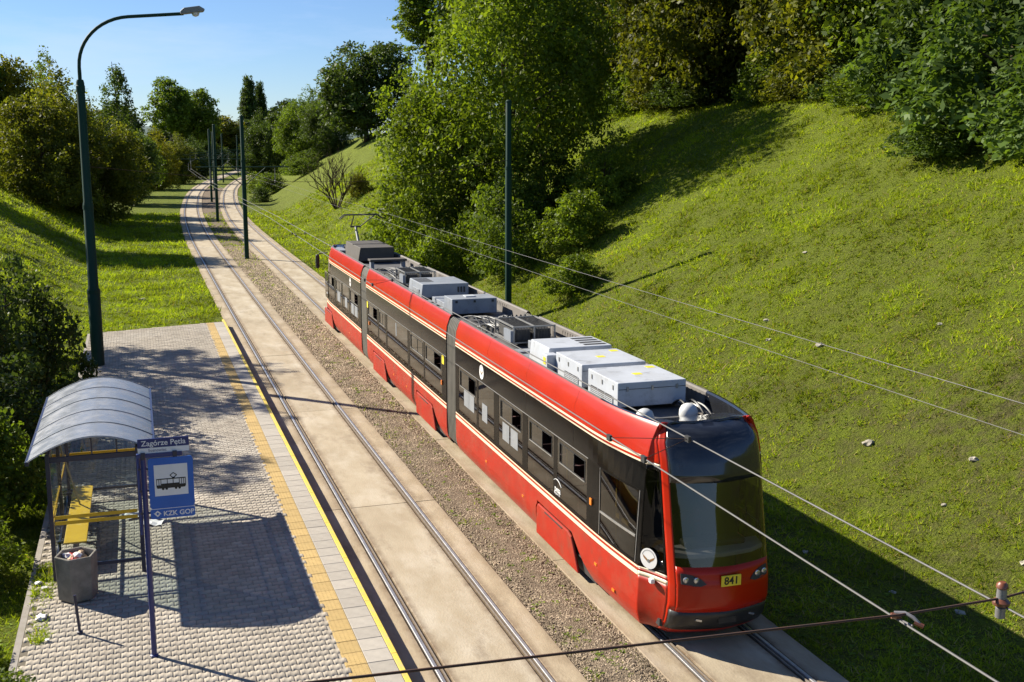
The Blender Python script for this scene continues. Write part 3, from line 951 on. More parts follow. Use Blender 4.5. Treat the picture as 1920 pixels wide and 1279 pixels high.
    # front side window behind the cab and its frame
    for sg in (-1, 1):
        for base, d in ((0.0, 1), (LEN, -1)):
            def S(s): return base + d * s
            if d == -1: continue
            m = MB(); side_strip(m, sg, S(.955), S(2.49), 1.166, 1.22)
            side_strip(m, sg, S(.955), S(2.49), 2.33, 2.368); side_strip(m, sg, S(.955), S(1.10), 1.22, 2.33); side_strip(m, sg, S(2.36), S(2.49), 1.22, 2.33)
            m.build("window_band", "band_satin", T)
            w = MB(); side_strip(w, sg, S(1.10), S(2.36), 1.22, 2.33, -.004); w = w.build("window", "tram_glass", T, smooth=True)
            f = MB()
            for a_, b_ in ((1.10, 1.5), (1.5, 1.9), (1.9, 2.36)):
                f.bar((sg * (WS(1.6, a_) + .002), a_, 1.60), (sg * (WS(1.6, b_) + .002), b_, 1.60), .02, .03)
            for a_ in (1.05, 2.38):
                f.bar((sg * (WS(1.2, a_) + .002), a_, 1.20), (sg * (WS(2.35, a_) + .002), a_, 2.35), .012, .012)
            f.build("window_frame", "frame_alu", w)
            MB().bx(sg * 1.04 - .02, sg * 1.04 + .02, S(1.45), S(1.95), 1.63, 1.69).build("grab_bar", "grab_yellow", T)
    # ---- papers behind the glass
    for (s0, s1, z0, z1) in ((9.98, 10.4, 1.50, 1.88), (10.42, 10.85, 1.50, 1.88), (8.92, 9.32, 1.50, 1.90), (6.75, 7.22, 1.46, 1.84), (7.32, 7.78, 1.46, 1.84),
                             (25.2, 25.8, 1.46, 1.84), (25.95, 26.5, 1.46, 1.84), (27.4, 27.9, 1.5, 1.88), (29.0, 29.7, 1.5, 1.88), (18.5, 18.62, 1.9, 2.3)):
        MB().bx(-1.1765, -1.1735, s0, s1, z0, z1).build("notice_paper", "paper_grey", T)
    # ---- bogie covers and wheels
    for f in notch_far:
        for sg in (-1, 1):
            m = MB()
            poly = [(f - .05, .14), (f - .05, .66), (f - .12, .755), (f - 1.75, .755), (f - 1.92, .70), (f - 2.12, .42), (f - 2.30, .14)]
            m.prism(poly, lambda u, v, t: (t, u, v), sg * 1.13, sg * 1.185)
            cv = m.build("bogie_cover", "tram_red_dusty", T, bevel=.02)
            MB().bx(sg * 1.19 - .004, sg * 1.19 + .004, f - 1.5, f - .55, .70, .725).build("cover_slot", "dark_part", cv)
            m = MB()
            m.prism([(f - .02, .15), (f - .02, .82), (f - 2.1, .82), (f - 2.9, .15)], lambda u, v, t: (t, u, v), sg * 1.02, sg * 1.06)
            m.build("wheel_well", "dark_part", T)
        for s in (f - .55, f - 2.05):
            for sg in (-1, 1):
                m = MB(); m.lathe([(.02, -.06), (.29, -.06), (.31, -.05), (.33, .05), (.30, .06), (.02, .06)], (sg * .75, s, .33), 20, 'x')
                m.build("wheel", "dark_part", T, smooth=True)
    # ---- underframe, floor, ceiling, roof deck
    for (a, b) in SEC:
        MB().bx(-1.0, 1.0, a - .0, b, .24, .40).build("underframe", "dark_part", T)
        MB().bx(-1.10, 1.10, a, b, .405, .43).build("floor", "interior_floor", T)
        slab(2.50, 2.53, 1.11, a, b).build("ceiling", "interior_light", T)
        slab(3.06, 3.12, .95, a, b).build("roof_deck", "deck_grey", T)
    # ---- seats and poles
    seat = MB()
    seat.bx(-.21, .21, -.2, .2, .86, .94).bx(-.21, .21, .17, .24, .9, 1.52).bx(-.16, .16, -.12, .12, .43, .86)
    smesh = seat.mesh("seat", "seat_fabric")
    for s in list(np.arange(3.4, 11.2, .82)) + list(np.arange(13.2, 17, .82)) + list(np.arange(20, 23.2, .82)) + list(np.arange(25, 32, .82)):
        for v in (-.86, -.40, .86):
            o = link(bpy.data.objects.new("seat", smesh), T); o.location = (v, s, 0)
    pm = MB().tube([(0, 0, .43), (0, 0, 2.5)], .018, 8).mesh("grab_pole", "grab_yellow", True)
    for s in (2.7, 5.1, 7.3, 8.65, 10.9, 13.1, 17.2, 19.7, 22.9, 25.1, 27.2, 30.2):
        for v in (-.72, .55):
            o = link(bpy.data.objects.new("grab_pole", pm), T); o.location = (v, s, 0)
    # ---- bellows
    for (a, b) in ((11.62, 12.53), (23.41, 24.51)):
        n = 7
        half = [(.0, .30), (.9, .30), (1.08, .34), (1.09, .5), (1.10, 1.0), (1.10, 2.85), (1.08, 3.1), (1.02, 3.28), (.95, 3.34), (.86, 3.30), (.80, 3.08), (0, 3.06)]
        loop = half + [(-v, z) for v, z in half[-2:0:-1]]
        rings = []
        for i in range(n * 4 + 1):
            t = i / (n * 4)
            ph = (i % 4)
            off = (0, .045, .06, .045)[ph]
            rings.append((a + (b - a) * t, off))
        m = MB(); k = len(loop)
        for s, off in rings:
            for v, z in loop:
                l = math.hypot(v, z - 1.8) or 1
                m.v.append((v + off * (v / l) * 1.2, s, z + off * ((z - 1.8) / l)))
        for i in range(len(rings) - 1):
            for j in range(k):
                p = i * k + j; q = i * k + (j + 1) % k
                m.f.append((p, q, q + k, p + k))
        m.build("bellows", "bellows_grey", T, smooth=False)
        for e, d in ((a, 1), (b, -1)):
            m = MB()
            for i in range(len(half) - 1):
                for sg in (-1, 1):
                    p, q = half[i], half[i + 1]
                    m.bar((sg * p[0] * 1.03, e + d * .02, p[1] + (.02 if p[1] > 1.8 else 0)), (sg * q[0] * 1.03, e + d * .02, q[1] + (.02 if q[1] > 1.8 else 0)), .05, .05)
            m.build("bellows_frame", "black_rubber", T)
    # ---- cabs: one grid cut into parts
    rows = [.20, .25, .30, .42, .55, .65, .75, .85, .95, 1.02, 1.09, 1.135, 1.163, 1.24, 1.36, 1.45, 1.62, 1.8, 2.0, 2.2, 2.4, 2.6, 2.72, 2.80, 2.83, 2.868, 2.908, 2.98, 3.07, 3.16, 3.24, 3.31, 3.36, 3.40, 3.43]
    def s_nose(z):
        return float(np.interp(z, [.2, .3, .45, .65, .68, .85, 1.10, 1.14, 1.3, 2.0, 2.65, 2.95, 3.2, 3.31, 3.36, 3.40, 3.43], [.34, .20, .07, .03, .0, -.01, .0, .02, .05, .20, .33, .41, .52, .66, .78, .92, 1.12]))
    def cr(P, t):
        n = len(P) - 1
        i = min(int(t * n), n - 1); u = t * n - i
        p0, p1, p2, p3 = P[max(i - 1, 0)], P[i], P[i + 1], P[min(i + 2, n)]
        f = lambda a, b, c, d: .5 * (2 * b + (c - a) * u + (2 * a - 5 * b + 4 * c - d) * u * u + (-a + 3 * b - 3 * c + d) * u ** 3)
        return (f(p0[0], p1[0], p2[0], p3[0]), f(p0[1], p1[1], p2[1], p3[1]))
    SUB = 4
    def colpts(z):
        w = WS(z, .95); s0 = s_nose(z); vc = min(.79, w - .13)
        e = .95
        cs = lambda q: min(q, e - .002)
        top = max(0, (z - 3.2) / .23)
        bw = 1 - .45 * top if top < 1 else .55; s2 = cs(s0 + .40 * bw); s3 = cs(s0 + .28 * bw); s4 = cs(s0 + .19 * bw); s5 = cs(s0 + .07 * bw); s6 = cs(s0)
        half = [(w, e), (w - .02 - .30 * (w - vc), e - .36 * (e - s2)), (vc + .10, e - .80 * (e - s2)), (vc + .03, s3 + .02), (vc - .055, s4), (vc * .68, s5 + .035), (vc * .36, s5 - .03), (0, s6)]
        ctrl = half + [(-v, s) for v, s in half[-2::-1]]
        n = len(ctrl) - 1
        return [cr(ctrl, j / (n * SUB)) for j in range(n * SUB + 1)], n
    grid = []
    for z in rows:
        pts, nctrl = colpts(z)
        grid.append([(v, s, z) for v, s in pts])
    nc = nctrl * SUB
    parts = {}
    for i in range(len(rows) - 1):
        z = (rows[i] + rows[i + 1]) / 2
        for j in range(nc):
            seg = (j + .5) / SUB
            seg = min(seg, nctrl - seg)          # 0 at the seam .. 7 at the nose
            if seg < 2.55:                       # cab side
                if z < 1.02: p = ("cab_skirt", "tram_red_dusty")
                elif z < 1.09: p = ("stripe", "cream_stripe")
                elif z < 1.135: p = ("cab_skirt", "tram_red_dusty")
                elif z < 1.163: p = ("stripe", "cream_stripe")
                elif z < 1.45 - .2 * seg / 2.5 + .1: p = ("cab_side_panel", "black_panel")
                elif z < 2.72: p = ("cab_side_window", "tram_glass") if .2 < seg < 2.3 else ("cab_side_panel", "black_panel")
                elif z < 2.80: p = ("cab_side_panel", "black_panel")
                elif z < 2.83: p = ("stripe", "cream_stripe")
                else: p = ("cab_cornice", "tram_red")
            elif seg < 3.4:
                p = ("bumper", "black_bumper") if .30 < z < .65 and seg > 2.7 else (("cab_pillar", "tram_red"))
            else:
                if z < .30: p = ("front_apron", "tram_red")
                elif z < .65: p = ("bumper", "black_bumper")
                elif z < 1.36: p = ("front_mask", "tram_red")
                elif z < 2.60: p = ("windscreen", "wind_glass")
                else: p = ("roof_cap", "black_cap")
            parts.setdefault(p, []).append((i, j))
    def cab(base, d):
        groups = []
        for (nm, mt), cells in parts.items():
            lf = [q for q in cells if q[1] < nc / 2]; rg = [q for q in cells if q[1] >= nc / 2]
            if nm in ("cab_skirt", "cab_side_window", "cab_cornice", "cab_side_panel", "cab_pillar"):
                groups += [(nm, mt, lf), (nm, mt, rg)]
            elif nm == "stripe":
                for cc in (lf, rg):
                    for za, zb in ((1.0, 1.1), (1.1, 1.2), (2.7, 2.9)):
                        groups.append((nm, mt, [q for q in cc if za < rows[q[0]] < zb]))
            else:
                groups.append((nm, mt, cells))
        for nm, mt, cells in groups:
            if not cells: continue
            m = MB(); idx = {}
            for (i, j) in cells:
                f = []
                for (a, b) in ((i, j), (i, j + 1), (i + 1, j + 1), (i + 1, j))[::-d]:
                    if (a, b) not in idx:
                        idx[(a, b)] = len(m.v); v, s, z = grid[a][b]
                        m.v.append((v, base + d * s, z))
                    f.append(idx[(a, b)])
                m.f.append(tuple(f))
            o = m.build(nm, mt, T, smooth=True, fixn=False)
            if mt not in ("wind_glass", "tram_glass"):
                so = o.modifiers.new("thick", 'SOLIDIFY'); so.thickness = .02; so.offset = -1
        # cap lid from the top row back onto the roof
        m = MB()
        top = grid[-1]
        n = len(top)
        for (v, s, z) in top: m.v.append((v, base + d * s, z - .002))
        for (v, s, z) in top: m.v.append((v * .93, base + d * (1.55 + .25 * (1 - (v / 1.02) ** 2)), 3.37 - .10 * (1 - (v / 1.02) ** 2)))
        for (v, s, z) in top: m.v.append((v * .90, base + d * (1.62 + .25 * (1 - (v / 1.02) ** 2)), 3.12))
        for r_ in (0, 1):
            for j in range(n - 1):
                m.f.append((r_ * n + j, r_ * n + j + 1, (r_ + 1) * n + j + 1, (r_ + 1) * n + j))
        m.build("roof_cap_top", "black_cap", T, smooth=True)
        # floor, bulkhead, dash, seat
        MB().bx(-.9, .9, base + d * .55 if d > 0 else base - 1.0, base + d * 1.0 if d > 0 else base - .55, .30, .42).build("cab_floor", "dark_part", T)
        MB().bx(-1.08, 1.08, base + d * 1.75 - .02, base + d * 1.75 + .02, .43, 2.5).build("cab_bulkhead", "interior_floor", T)
        m = MB()
        pl = [(-.78, .42), (-.5, .28), (0, .22), (.5, .28), (.78, .42), (.85, .75), (-.85, .75)]
        m.prism([(v, base + d * s) for v, s in pl], lambda u, v, t: (u, v, t), 1.44, 1.52)
        m.build("dashboard", "dash_grey", T, bevel=.02)
        MB().bx(-.5, .5, base + d * .62 - .15, base + d * .62 + .15, 1.52, 1.62).build("control_desk", "dark_part", T, bevel=.03)
        m = MB(); m.bx(-.26, .26, base + d * 1.35 - .25, base + d * 1.35 + .25, .9, 1.0).bx(-.25, .25, base + d * 1.55 - .06, base + d * 1.55 + .06, 1.0, 1.75)
        m.build("driver_seat", "seat_fabric", T, bevel=.03)
        MB().bx(-.72, .72, base + d * .66 - .03, base + d * .66 + .03, 2.58, 2.85).build("destination_box", "dark_part", T)
        def fs(v, z):
            i = int(np.searchsorted(rows, z)); t = (z - rows[i - 1]) / (rows[i] - rows[i - 1])
            q = []
            for g in (grid[i - 1], grid[i]):
                hv = [a[0] for a in g[:nc // 2 + 1]][::-1]; hs = [a[1] for a in g[:nc // 2 + 1]][::-1]
                q.append(float(np.interp(abs(v), hv, hs)))
            return q[0] * (1 - t) + q[1] * t
        # head lamps
        for sg in (-1, 1):
            m = MB(); poly = [(.73, 1.265), (.73, 1.11), (.60, 1.09), (.46, 1.08), (.37, 1.11), (.44, 1.18), (.56, 1.24), (.65, 1.26)]
            def mp(u, v, t, sg=sg):
                s = fs(u, v) - t
                return (sg * u, base + d * s, v)
            m.prism(poly, mp, -.02, .010)
            hl = m.build("headlamp", "dark_part", T)
            for u in (.665, .52):
                q = mp(u, 1.175, .012)
                l = MB(); l.lathe([(.045, 0), (.045, .012), (.032, .018), (.0, .02)] if d < 0 else [(.0, -.02), (.032, -.018), (.045, -.012), (.045, .01)], q, 14, 'y')
                l.build("lens", "lamp_lens", hl, smooth=True)
            # coupling eye and bumper slot
            q = (sg * .45, base + d * (fs(.45, .5) - .01), .5)
            MB().bar((q[0] - .05, q[1], .53), (q[0] + .05, q[1], .50), .03, .03).build("lifting_hook", "lamp_lens", T)
        m = MB(); m.bx(-.15, .15, base + d * fs(0, .5) - .012, base + d * fs(0, .5) + .012, .45, .54)
        m.build("coupler_flap", "black_rubber", T)
        # number plate
        MB().bx(-.165, .165, base - d * .018 - .008, base - d * .018 + .018, 1.075, 1.245).build("number_plate", "plate_yellow", T, bevel=.006)
    cab(0.0, 1)
    cab(LEN, -1)
    def put_text(body, size, mat, loc, rot, name="lettering", bold=0.0, sx=1.0):
        o = link(bpy.data.objects.new(name, text_mesh(name, body, size, mat, .002, bold=bold)), T)
        o.location = loc; o.rotation_euler = rot; o.scale = (sx, 1, 1)
        return o
    put_text("841", .165, "ink_black", (0, -.0285, 1.158), (PI / 2, 0, 0), "number_lettering", .003)
    put_text("841", .165, "ink_black", (0, LEN + .0285, 1.158), (PI / 2, 0, PI), "number_lettering", .003)
    # ---- side marks: emblem discs, maker's name, yellow notices, indicators
    def emblem(s, z, r, sg=-1, ox=1.1775, zr=1.0):
        m = MB(); m.prism([(s + r * math.cos(2 * PI * k / 28), z + r * zr * math.sin(2 * PI * k / 28)) for k in range(28)], lambda u, v, t: (sg * t, u, v), ox, ox + .004)
        e = m.build("emblem", "paint_white", T)
        w = MB()
        for d in (-1, 1):
            w.prism([(s + d * .06 * r, z - .12 * r), (s + d * .72 * r, z + .28 * r), (s + d * .62 * r, z + .02 * r), (s + d * .48 * r, z - .10 * r), (s + d * .30 * r, z - .22 * r), (s + d * .1 * r, z - .36 * r)], lambda u, v, t: (sg * t, u, v), ox + .003, ox + .006)
        w.build("emblem_wings", "wing_brown", e)
        w = MB(); w.prism([(s + .17 * r * math.cos(2 * PI * k / 14), z - .22 * r + .17 * r * math.sin(2 * PI * k / 14)) for k in range(14)], lambda u, v, t: (sg * t, u, v), ox + .006, ox + .008)
        w.build("emblem_wheel", "lamp_grey", e)
        w = MB()
        for k in range(15):
            a = PI * (.12 + .76 * k / 14)
            x0, z0 = s + .80 * r * math.cos(a), z + .80 * r * zr * math.sin(a)
            w.prism([(x0 - .028 * r, z0 - .06 * r), (x0 + .028 * r, z0 - .06 * r), (x0 + .028 * r, z0 + .06 * r), (x0 - .028 * r, z0 + .06 * r)], lambda u, v, t: (sg * t, u, v), ox + .003, ox + .0055)
        w.build("emblem_lettering", "lamp_grey", e)
    emblem(9.35, 2.60, .165); emblem(26.6, 2.60, .165)
    # emblem on the cab side panel, set on the tapering side
    pa = Vector(grid[14][nc - int(.5 * SUB)]); pb = Vector(grid[14][nc - int(2.2 * SUB)])
    cdir = (pb - pa); cang = math.atan2(cdir.y, cdir.x)
    cab_e = bpy.data.objects.new("emblem", None); link(cab_e, T)
    mid = pa.lerp(pb, .33)
    nrm = Vector((cdir.y, -cdir.x, 0)).normalized()
    if nrm.x > 0: nrm = -nrm
    cab_e.location = mid + nrm * .02 + Vector((0, 0, -.02)); cab_e.rotation_euler = (PI / 2, 0, math.atan2(cdir.y, cdir.x))
    def flat(nm, polys, mt, t0, t1):
        w = MB()
        for p in polys: w.prism(p, lambda u, v, t: (u, v, t), t0, t1)
        w.build(nm, mt, cab_e)
    r = .165
    flat("emblem_disc", [[(r * math.cos(2 * PI * k / 28), r * math.sin(2 * PI * k / 28)) for k in range(28)]], "paint_white", 0, .004)
    flat("emblem_wings", [[(d * .06 * r, -.12 * r), (d * .72 * r, .28 * r), (d * .62 * r, .02 * r), (d * .48 * r, -.10 * r), (d * .30 * r, -.22 * r), (d * .1 * r, -.36 * r)][::d] for d in (-1, 1)], "wing_brown", .003, .006)
    flat("emblem_wheel", [[(.17 * r * math.cos(2 * PI * k / 14), -.22 * r + .17 * r * math.sin(2 * PI * k / 14)) for k in range(14)]], "lamp_grey", .006, .008)
    flat("emblem_lettering", [[(.8 * r * math.cos(a) + du * .03 * r, .8 * r * math.sin(a) + dv * .06 * r) for du, dv in ((-1, -1), (1, -1), (1, 1), (-1, 1))] for a in [PI * (.12 + .76 * k / 14) for k in range(15)]], "lamp_grey", .003, .0055)
    put_text("pesa", .17, "paint_white", (-1.178, 4.38, 1.36), (PI / 2, 0, -PI / 2), "maker_lettering", .002)
    put_text("Bydgoszcz SA", .055, "paint_white", (-1.178, 4.40, 1.275), (PI / 2, 0, -PI / 2), "maker_lettering")
    m = MB(); arc = [(-1.179, 4.58 - .40 * t, 1.46 + .09 * math.sin(PI * min(1, .15 + t * .85))) for t in np.linspace(0, 1, 9)]
    m.tube(arc, .006, 5); m.build("maker_mark", "paint_white", T)
    put_text("pesa", .12, "paint_white", (-1.178, 32.45, 1.46), (PI / 2, 0, -PI / 2), "maker_lettering", .002)
    for s in (12.85, 23.2):
        MB().bx(-1.181, -1.176, s - .11, s + .11, 2.12, 2.34).build("notice_plate", "plate_yellow", T)
    for (s, z) in ((2.72, 1.66), (12.95, 1.62), (22.9, 1.62)):
        MB().bx(-1.205, -1.176, s - .045, s + .045, z - .06, z + .06).build("indicator", "orange_lens", T, bevel=.01)
    for (s, z) in ((1.75, .45), (2.5, .62), (6.4, .62), (9.0, .62), (17.2, .62), (19.0, .62), (27.0, .62)):
        MB().bx(-W(z) - .008, -W(z) + .004, s - .05, s + .05, z - .022, z + .022).build("side_reflector", "orange_lens", T)
    MB().bx(-1.04, -.965, .60, .70, .98, 1.06).build("side_lamp", "paint_white", T, bevel=.02)
    # rear-view arm at the far end
    for sg in (-1, 1):
        m = MB().tube([(sg * .98, LEN - .55, 3.05), (sg * 1.28, LEN - .35, 3.02), (sg * 1.38, LEN - .3, 2.9)], .03, 8)
        mi = m.build("mirror_arm", "black_rubber", T, smooth=True)
        MB().lathe([(.02, -.32), (.08, -.28), (.09, 0), (.08, .25), (.02, .30)], (sg * 1.38, LEN - .3, 2.68), 10).build("mirror", "black_rubber", mi, smooth=True)
    # ---- roof equipment
    def box(nm, s0, s1, v0, v1, z0, z1, mt, bev=.015, lid=True, slant=0.0):
        m = MB()
        m.prism([(v0, z0), (v1, z0), (v1, z1), (v0 + slant, z1)], lambda u, v, t: (u, t, v), s0, s1)
        b = m.build(nm, mt, T, bevel=bev)
        if lid:
            l = MB(); zt = z0 + (z1 - z0) * .72
            for e in (s0 - .004, s1 + .004):
                l.bx(v0 + .01, v1 - .01, e - .003, e + .003, zt, zt + .008)
            l.build("lid_seam", "dark_part", b)
            for v in np.linspace(v0 + .18, v1 - .18, 3):
                MB().bx(v - .02, v + .02, s0 - .015, s0 + .005, zt - .03, zt + .05).build("latch", "frame_alu", b)
            for s in np.linspace(s0 + .2, s1 - .2, 3):
                MB().bx(v0 - .012, v0 + .012, s - .02, s + .02, zt - .03, zt + .05).build("latch", "frame_alu", b)
        return b
    def grille(b, v, s0, s1, z0, z1):
        m = MB(); m.bx(v - .006, v + .004, s0, s1, z0, z1)
        g = m.build("grille", "dark_part", b)
        m = MB()
        for z in np.arange(z0 + .012, z1, .032): m.bx(v - .014, v - .002, s0, s1, z, z + .014)
        for s in np.linspace(s0, s1, 4): m.bx(v - .016, v - .002, s - .008, s + .008, z0, z1)
        m.build("grille_bars", "box_light", g)
    b3 = box("equipment_box", 2.95, 4.32, -.63, .66, 3.20, 3.63, "box_light"); grille(b3, -.632, 3.15, 4.15, 3.22, 3.36)
    b2 = box("equipment_box", 4.62, 6.02, -.63, .66, 3.20, 3.63, "box_light"); grille(b2, -.632, 4.8, 5.5, 3.22, 3.36)
    b1 = box("equipment_box", 6.40, 7.52, -.68, .72, 3.20, 3.63, "box_light", lid=False, slant=.05)
    for k in range(4): MB().bx(.18, .66, 6.52 + .24 * k, 6.66 + .24 * k, 3.629, 3.634).build("vent_slot", "dark_part", b1)
    for b, s in ((b3, 3.6), (b2, 5.3)):
        MB().bx(-.06, .10, s - .08, s + .08, 3.629, 3.633).build("warning_sticker", "plate_yellow", b)
        MB().bx(.42, .58, s + .42, s + .58, 3.629, 3.633).build("warning_sticker", "plate_yellow", b)
    jb = box("junction_box", 6.06, 6.34, -.80, -.56, 3.24, 3.56, "box_light", lid=False)
    MB().bx(-.806, -.80, 6.13, 6.27, 3.36, 3.50).build("warning_sticker", "plate_yellow", jb)
    m2 = box("equipment_box", 14.0, 14.85, -.62, .62, 3.20, 3.60, "box_mid", lid=False)
    MB().bx(-.16, .12, 14.3, 14.6, 3.60, 3.63).build("hatch", "box_light", m2, bevel=.01)
    for v in (-.5, 0, .5): MB().bx(v - .03, v + .03, 13.985, 14.0, 3.50, 3.56).build("latch", "dark_part", m2)
    m1 = box("air_conditioner", 17.3, 19.0, -.68, .76, 3.20, 3.60, "box_mid", lid=False, slant=.05)
    for k in range(5): MB().bx(-.6, -.15, 17.9 + .2 * k, 18.02 + .2 * k, 3.599, 3.604).build("vent_slot", "dark_part", m1)
    grille(m1, -.67, 17.6, 18.4, 3.24, 3.42)
    for k in range(3): MB().bx(.42 + .09 * k, .47 + .09 * k, 17.28, 17.3, 3.34, 3.50).build("latch", "dark_part", m1)
    r1 = box("roof_cover", 28.0, 31.2, -.62, .78, 3.20, 3.72, "box_brown", lid=False, slant=.10)
    MB().bx(-.55, .75, 29.5, 29.54, 3.715, 3.735).build("lid_seam", "dark_part", r1)
    r2 = box("roof_cover", 25.6, 26.1, -.60, .76, 3.42, 3.50, "box_brown", lid=False)
    for v in (-.5, .66): MB().bx(v - .06, v + .06, 25.7, 26.0, 3.12, 3.42).build("support", "box_mid", r2)
    # resistor cages of mesh
    def cage(s0, s1, v0, v1):
        m = MB()
        for z in (3.22, 3.58):
            for v in (v0, (v0 + v1) / 2, v1): m.bar((v, s0, z), (v, s1, z), .04, .03)
            for s in (s0, s1): m.bar((v0, s, z), (v1, s, z), .04, .03)
        for v in (v0, (v0 + v1) / 2, v1):
            for s in (s0, s1): m.bar((v, s, 3.2), (v, s, 3.6), .035, .035)
        c = m.build("resistor_cage", "frame_alu", T)
        w = MB()
        for s in np.linspace(s0 + .05, s1 - .05, 14): w.bar((v0, s, 3.575), (v1, s, 3.575), .012, .012)
        for v in np.linspace(v0 + .04, v1 - .04, 14):
            w.bar((v, s0, 3.57), (v, s1, 3.57), .012, .012); w.bar((v, s0, 3.22), (v, s0, 3.57), .01, .01)
        w.build("cage_mesh", "mesh_dark", c)
        b = MB()
        for k in range(2):
            a0 = v0 + .06 + (v1 - v0) / 2 * k; a1 = a0 + (v1 - v0) / 2 - .12
            b.bx(a0, a1, s0 + .08, s1 - .08, 3.24, 3.50)
        b.build("resistor", "mesh_dark", c, bevel=.02)
        p = MB(); p.bx(v0 - .08, v0 - .02, s0 - .02, s0 + .5, 3.24, 3.50); p.build("terminal_box", "box_mid", c)
    cage(9.35, 10.75, -.42, .56)
    cage(20.6, 22.0, -.42, .56)
    # cable trays and cable bundles near the joints
    rc = random.Random(5)
    def cables(s0, s1, v0, v1, n, mt="cable_black", rad=.016):
        for k in range(n):
            a = Vector((rc.uniform(v0, v1), s0 + rc.uniform(-.1, .1), 3.16)); b = Vector((rc.uniform(v0, v1), s1 + rc.uniform(-.1, .1), 3.18))
            mid1 = a.lerp(b, .3) + Vector((rc.uniform(-.15, .15), 0, rc.uniform(.08, .26))); mid2 = a.lerp(b, .7) + Vector((rc.uniform(-.15, .15), 0, rc.uniform(.08, .26)))
            pts = []
            for t in np.linspace(0, 1, 11):
                pts.append(a * (1 - t) ** 3 + mid1 * 3 * t * (1 - t) ** 2 + mid2 * 3 * t * t * (1 - t) + b * t ** 3)
            MB().tube(pts, rad, 6).build("cable", mt, T, smooth=True)
    cables(10.8, 11.9, -.5, .2, 9); cables(11.4, 13.4, -.55, .3, 12); cables(11.6, 13.2, .1, .6, 4, "cable_grey", .012)
    cables(22.1, 23.6, -.5, .2, 9); cables(23.3, 25.2, -.5, .5, 12)
    cables(2.2, 2.95, .35, .8, 5, "cable_black", .02)
    for s in (11.05, 11.3, 22.3, 22.6):
        m = MB()
        m.bar((-.15, s, 3.42), (.62, s, 3.42), .05, .04).bar((-.1, s, 3.12), (-.1, s, 3.44), .04, .04).bar((.55, s, 3.12), (.55, s, 3.44), .04, .04)
        for v in np.linspace(-.05, .5, 6): m.lathe([(.02, 0), (.035, .02), (.02, .05), (.035, .08), (.02, .11)], (v, s, 3.44), 8)
        m.build("insulator_rack", "frame_alu" if s in (11.05, 22.3) else "dark_part", T)
    for (s, v) in ((2.12, -.50), (2.25, .36)):
        MB().lathe([(.15, 0), (.16, .04), (.155, .12), (.12, .19), (.06, .225), (.0, .235)], (v, s, 3.14), 18).build("antenna_dome", "dome_white", T, smooth=True)
    for k in range(3): MB().bx(.52 + .12 * k, .60 + .12 * k, 1.95, 2.6, 3.12, 3.14).build("walkway_tread", "parapet_grey", T)
    for s in (8.0, 8.6, 15.4, 16.2, 16.8):
        MB().bx(-.75, .75, s, s + .35, 3.12, 3.16).build("roof_plate", "box_mid", T, bevel=.01)
    box("equipment_box", 8.05, 9.0, -.2, .65, 3.16, 3.34, "box_mid", lid=False)
    box("equipment_box", 15.5, 16.9, -.45, .6, 3.16, 3.30, "box_mid", lid=False)
    # ---- pantograph
    p0 = MB()
    for v in (-.45, .45): p0.bar((v, 30.9, 3.45), (v, 32.2, 3.45), .05, .05)
    for s in (30.95, 32.15): p0.bar((-.5, s, 3.45), (.5, s, 3.45), .05, .05)
    for v in (-.42, .42):
        for s in (31.0, 32.1): p0.lathe([(.05, 0), (.07, .04), (.05, .08), (.07, .12), (.05, .16), (.05, .3)], (v, s, 3.12), 10)
    pan = p0.build("pantograph", "dark_part", T)
    MB().tube([(0, 31.1, 3.48), (0, 31.9, 4.22)], [.07, .05], 10).build("lower_arm", "lamp_grey", pan, smooth=True)
    m = MB()
    m.tube([(-.22, 31.95, 4.24), (.22, 31.95, 4.24)], .035, 8)
    m.tube([(-.2, 31.95, 4.24), (-.28, 30.6, 4.80)], .025, 8); m.tube([(.2, 31.95, 4.24), (.55, 30.6, 4.80)], .025, 8)
    m.build("upper_arm", "dark_part", pan, smooth=True)
    m = MB()
    for ds in (-.16, .16):
        m.tube([(-.86, 30.6 + ds, 4.66), (-.66, 30.6 + ds, 4.82), (.66, 30.6 + ds, 4.82), (.86, 30.6 + ds, 4.66)], .022, 8)
    for v in (-.5, 0, .5): m.bar((v, 30.44, 4.80), (v, 30.76, 4.80), .03, .03)
    m.build("collector_head", "dark_part", pan, smooth=True)
    box("equipment_box", 31.0, 32.6, -.95, -.5, 3.14, 3.36, "box_mid", lid=False)
    MB().tube([(-.6, 32.3, 3.12), (-.6, 32.3, 3.62)], .012, 6).build("aerial", "lamp_grey", T)
    m = MB()
    for z in (3.40,):
        m.tube([(-.9, 32.2, z), (-.6, 32.95, z), (.6, 32.95, z), (.9, 32.2, z)], .025, 6)
    m.build("roof_rail", "dark_part", T)
build_tram()

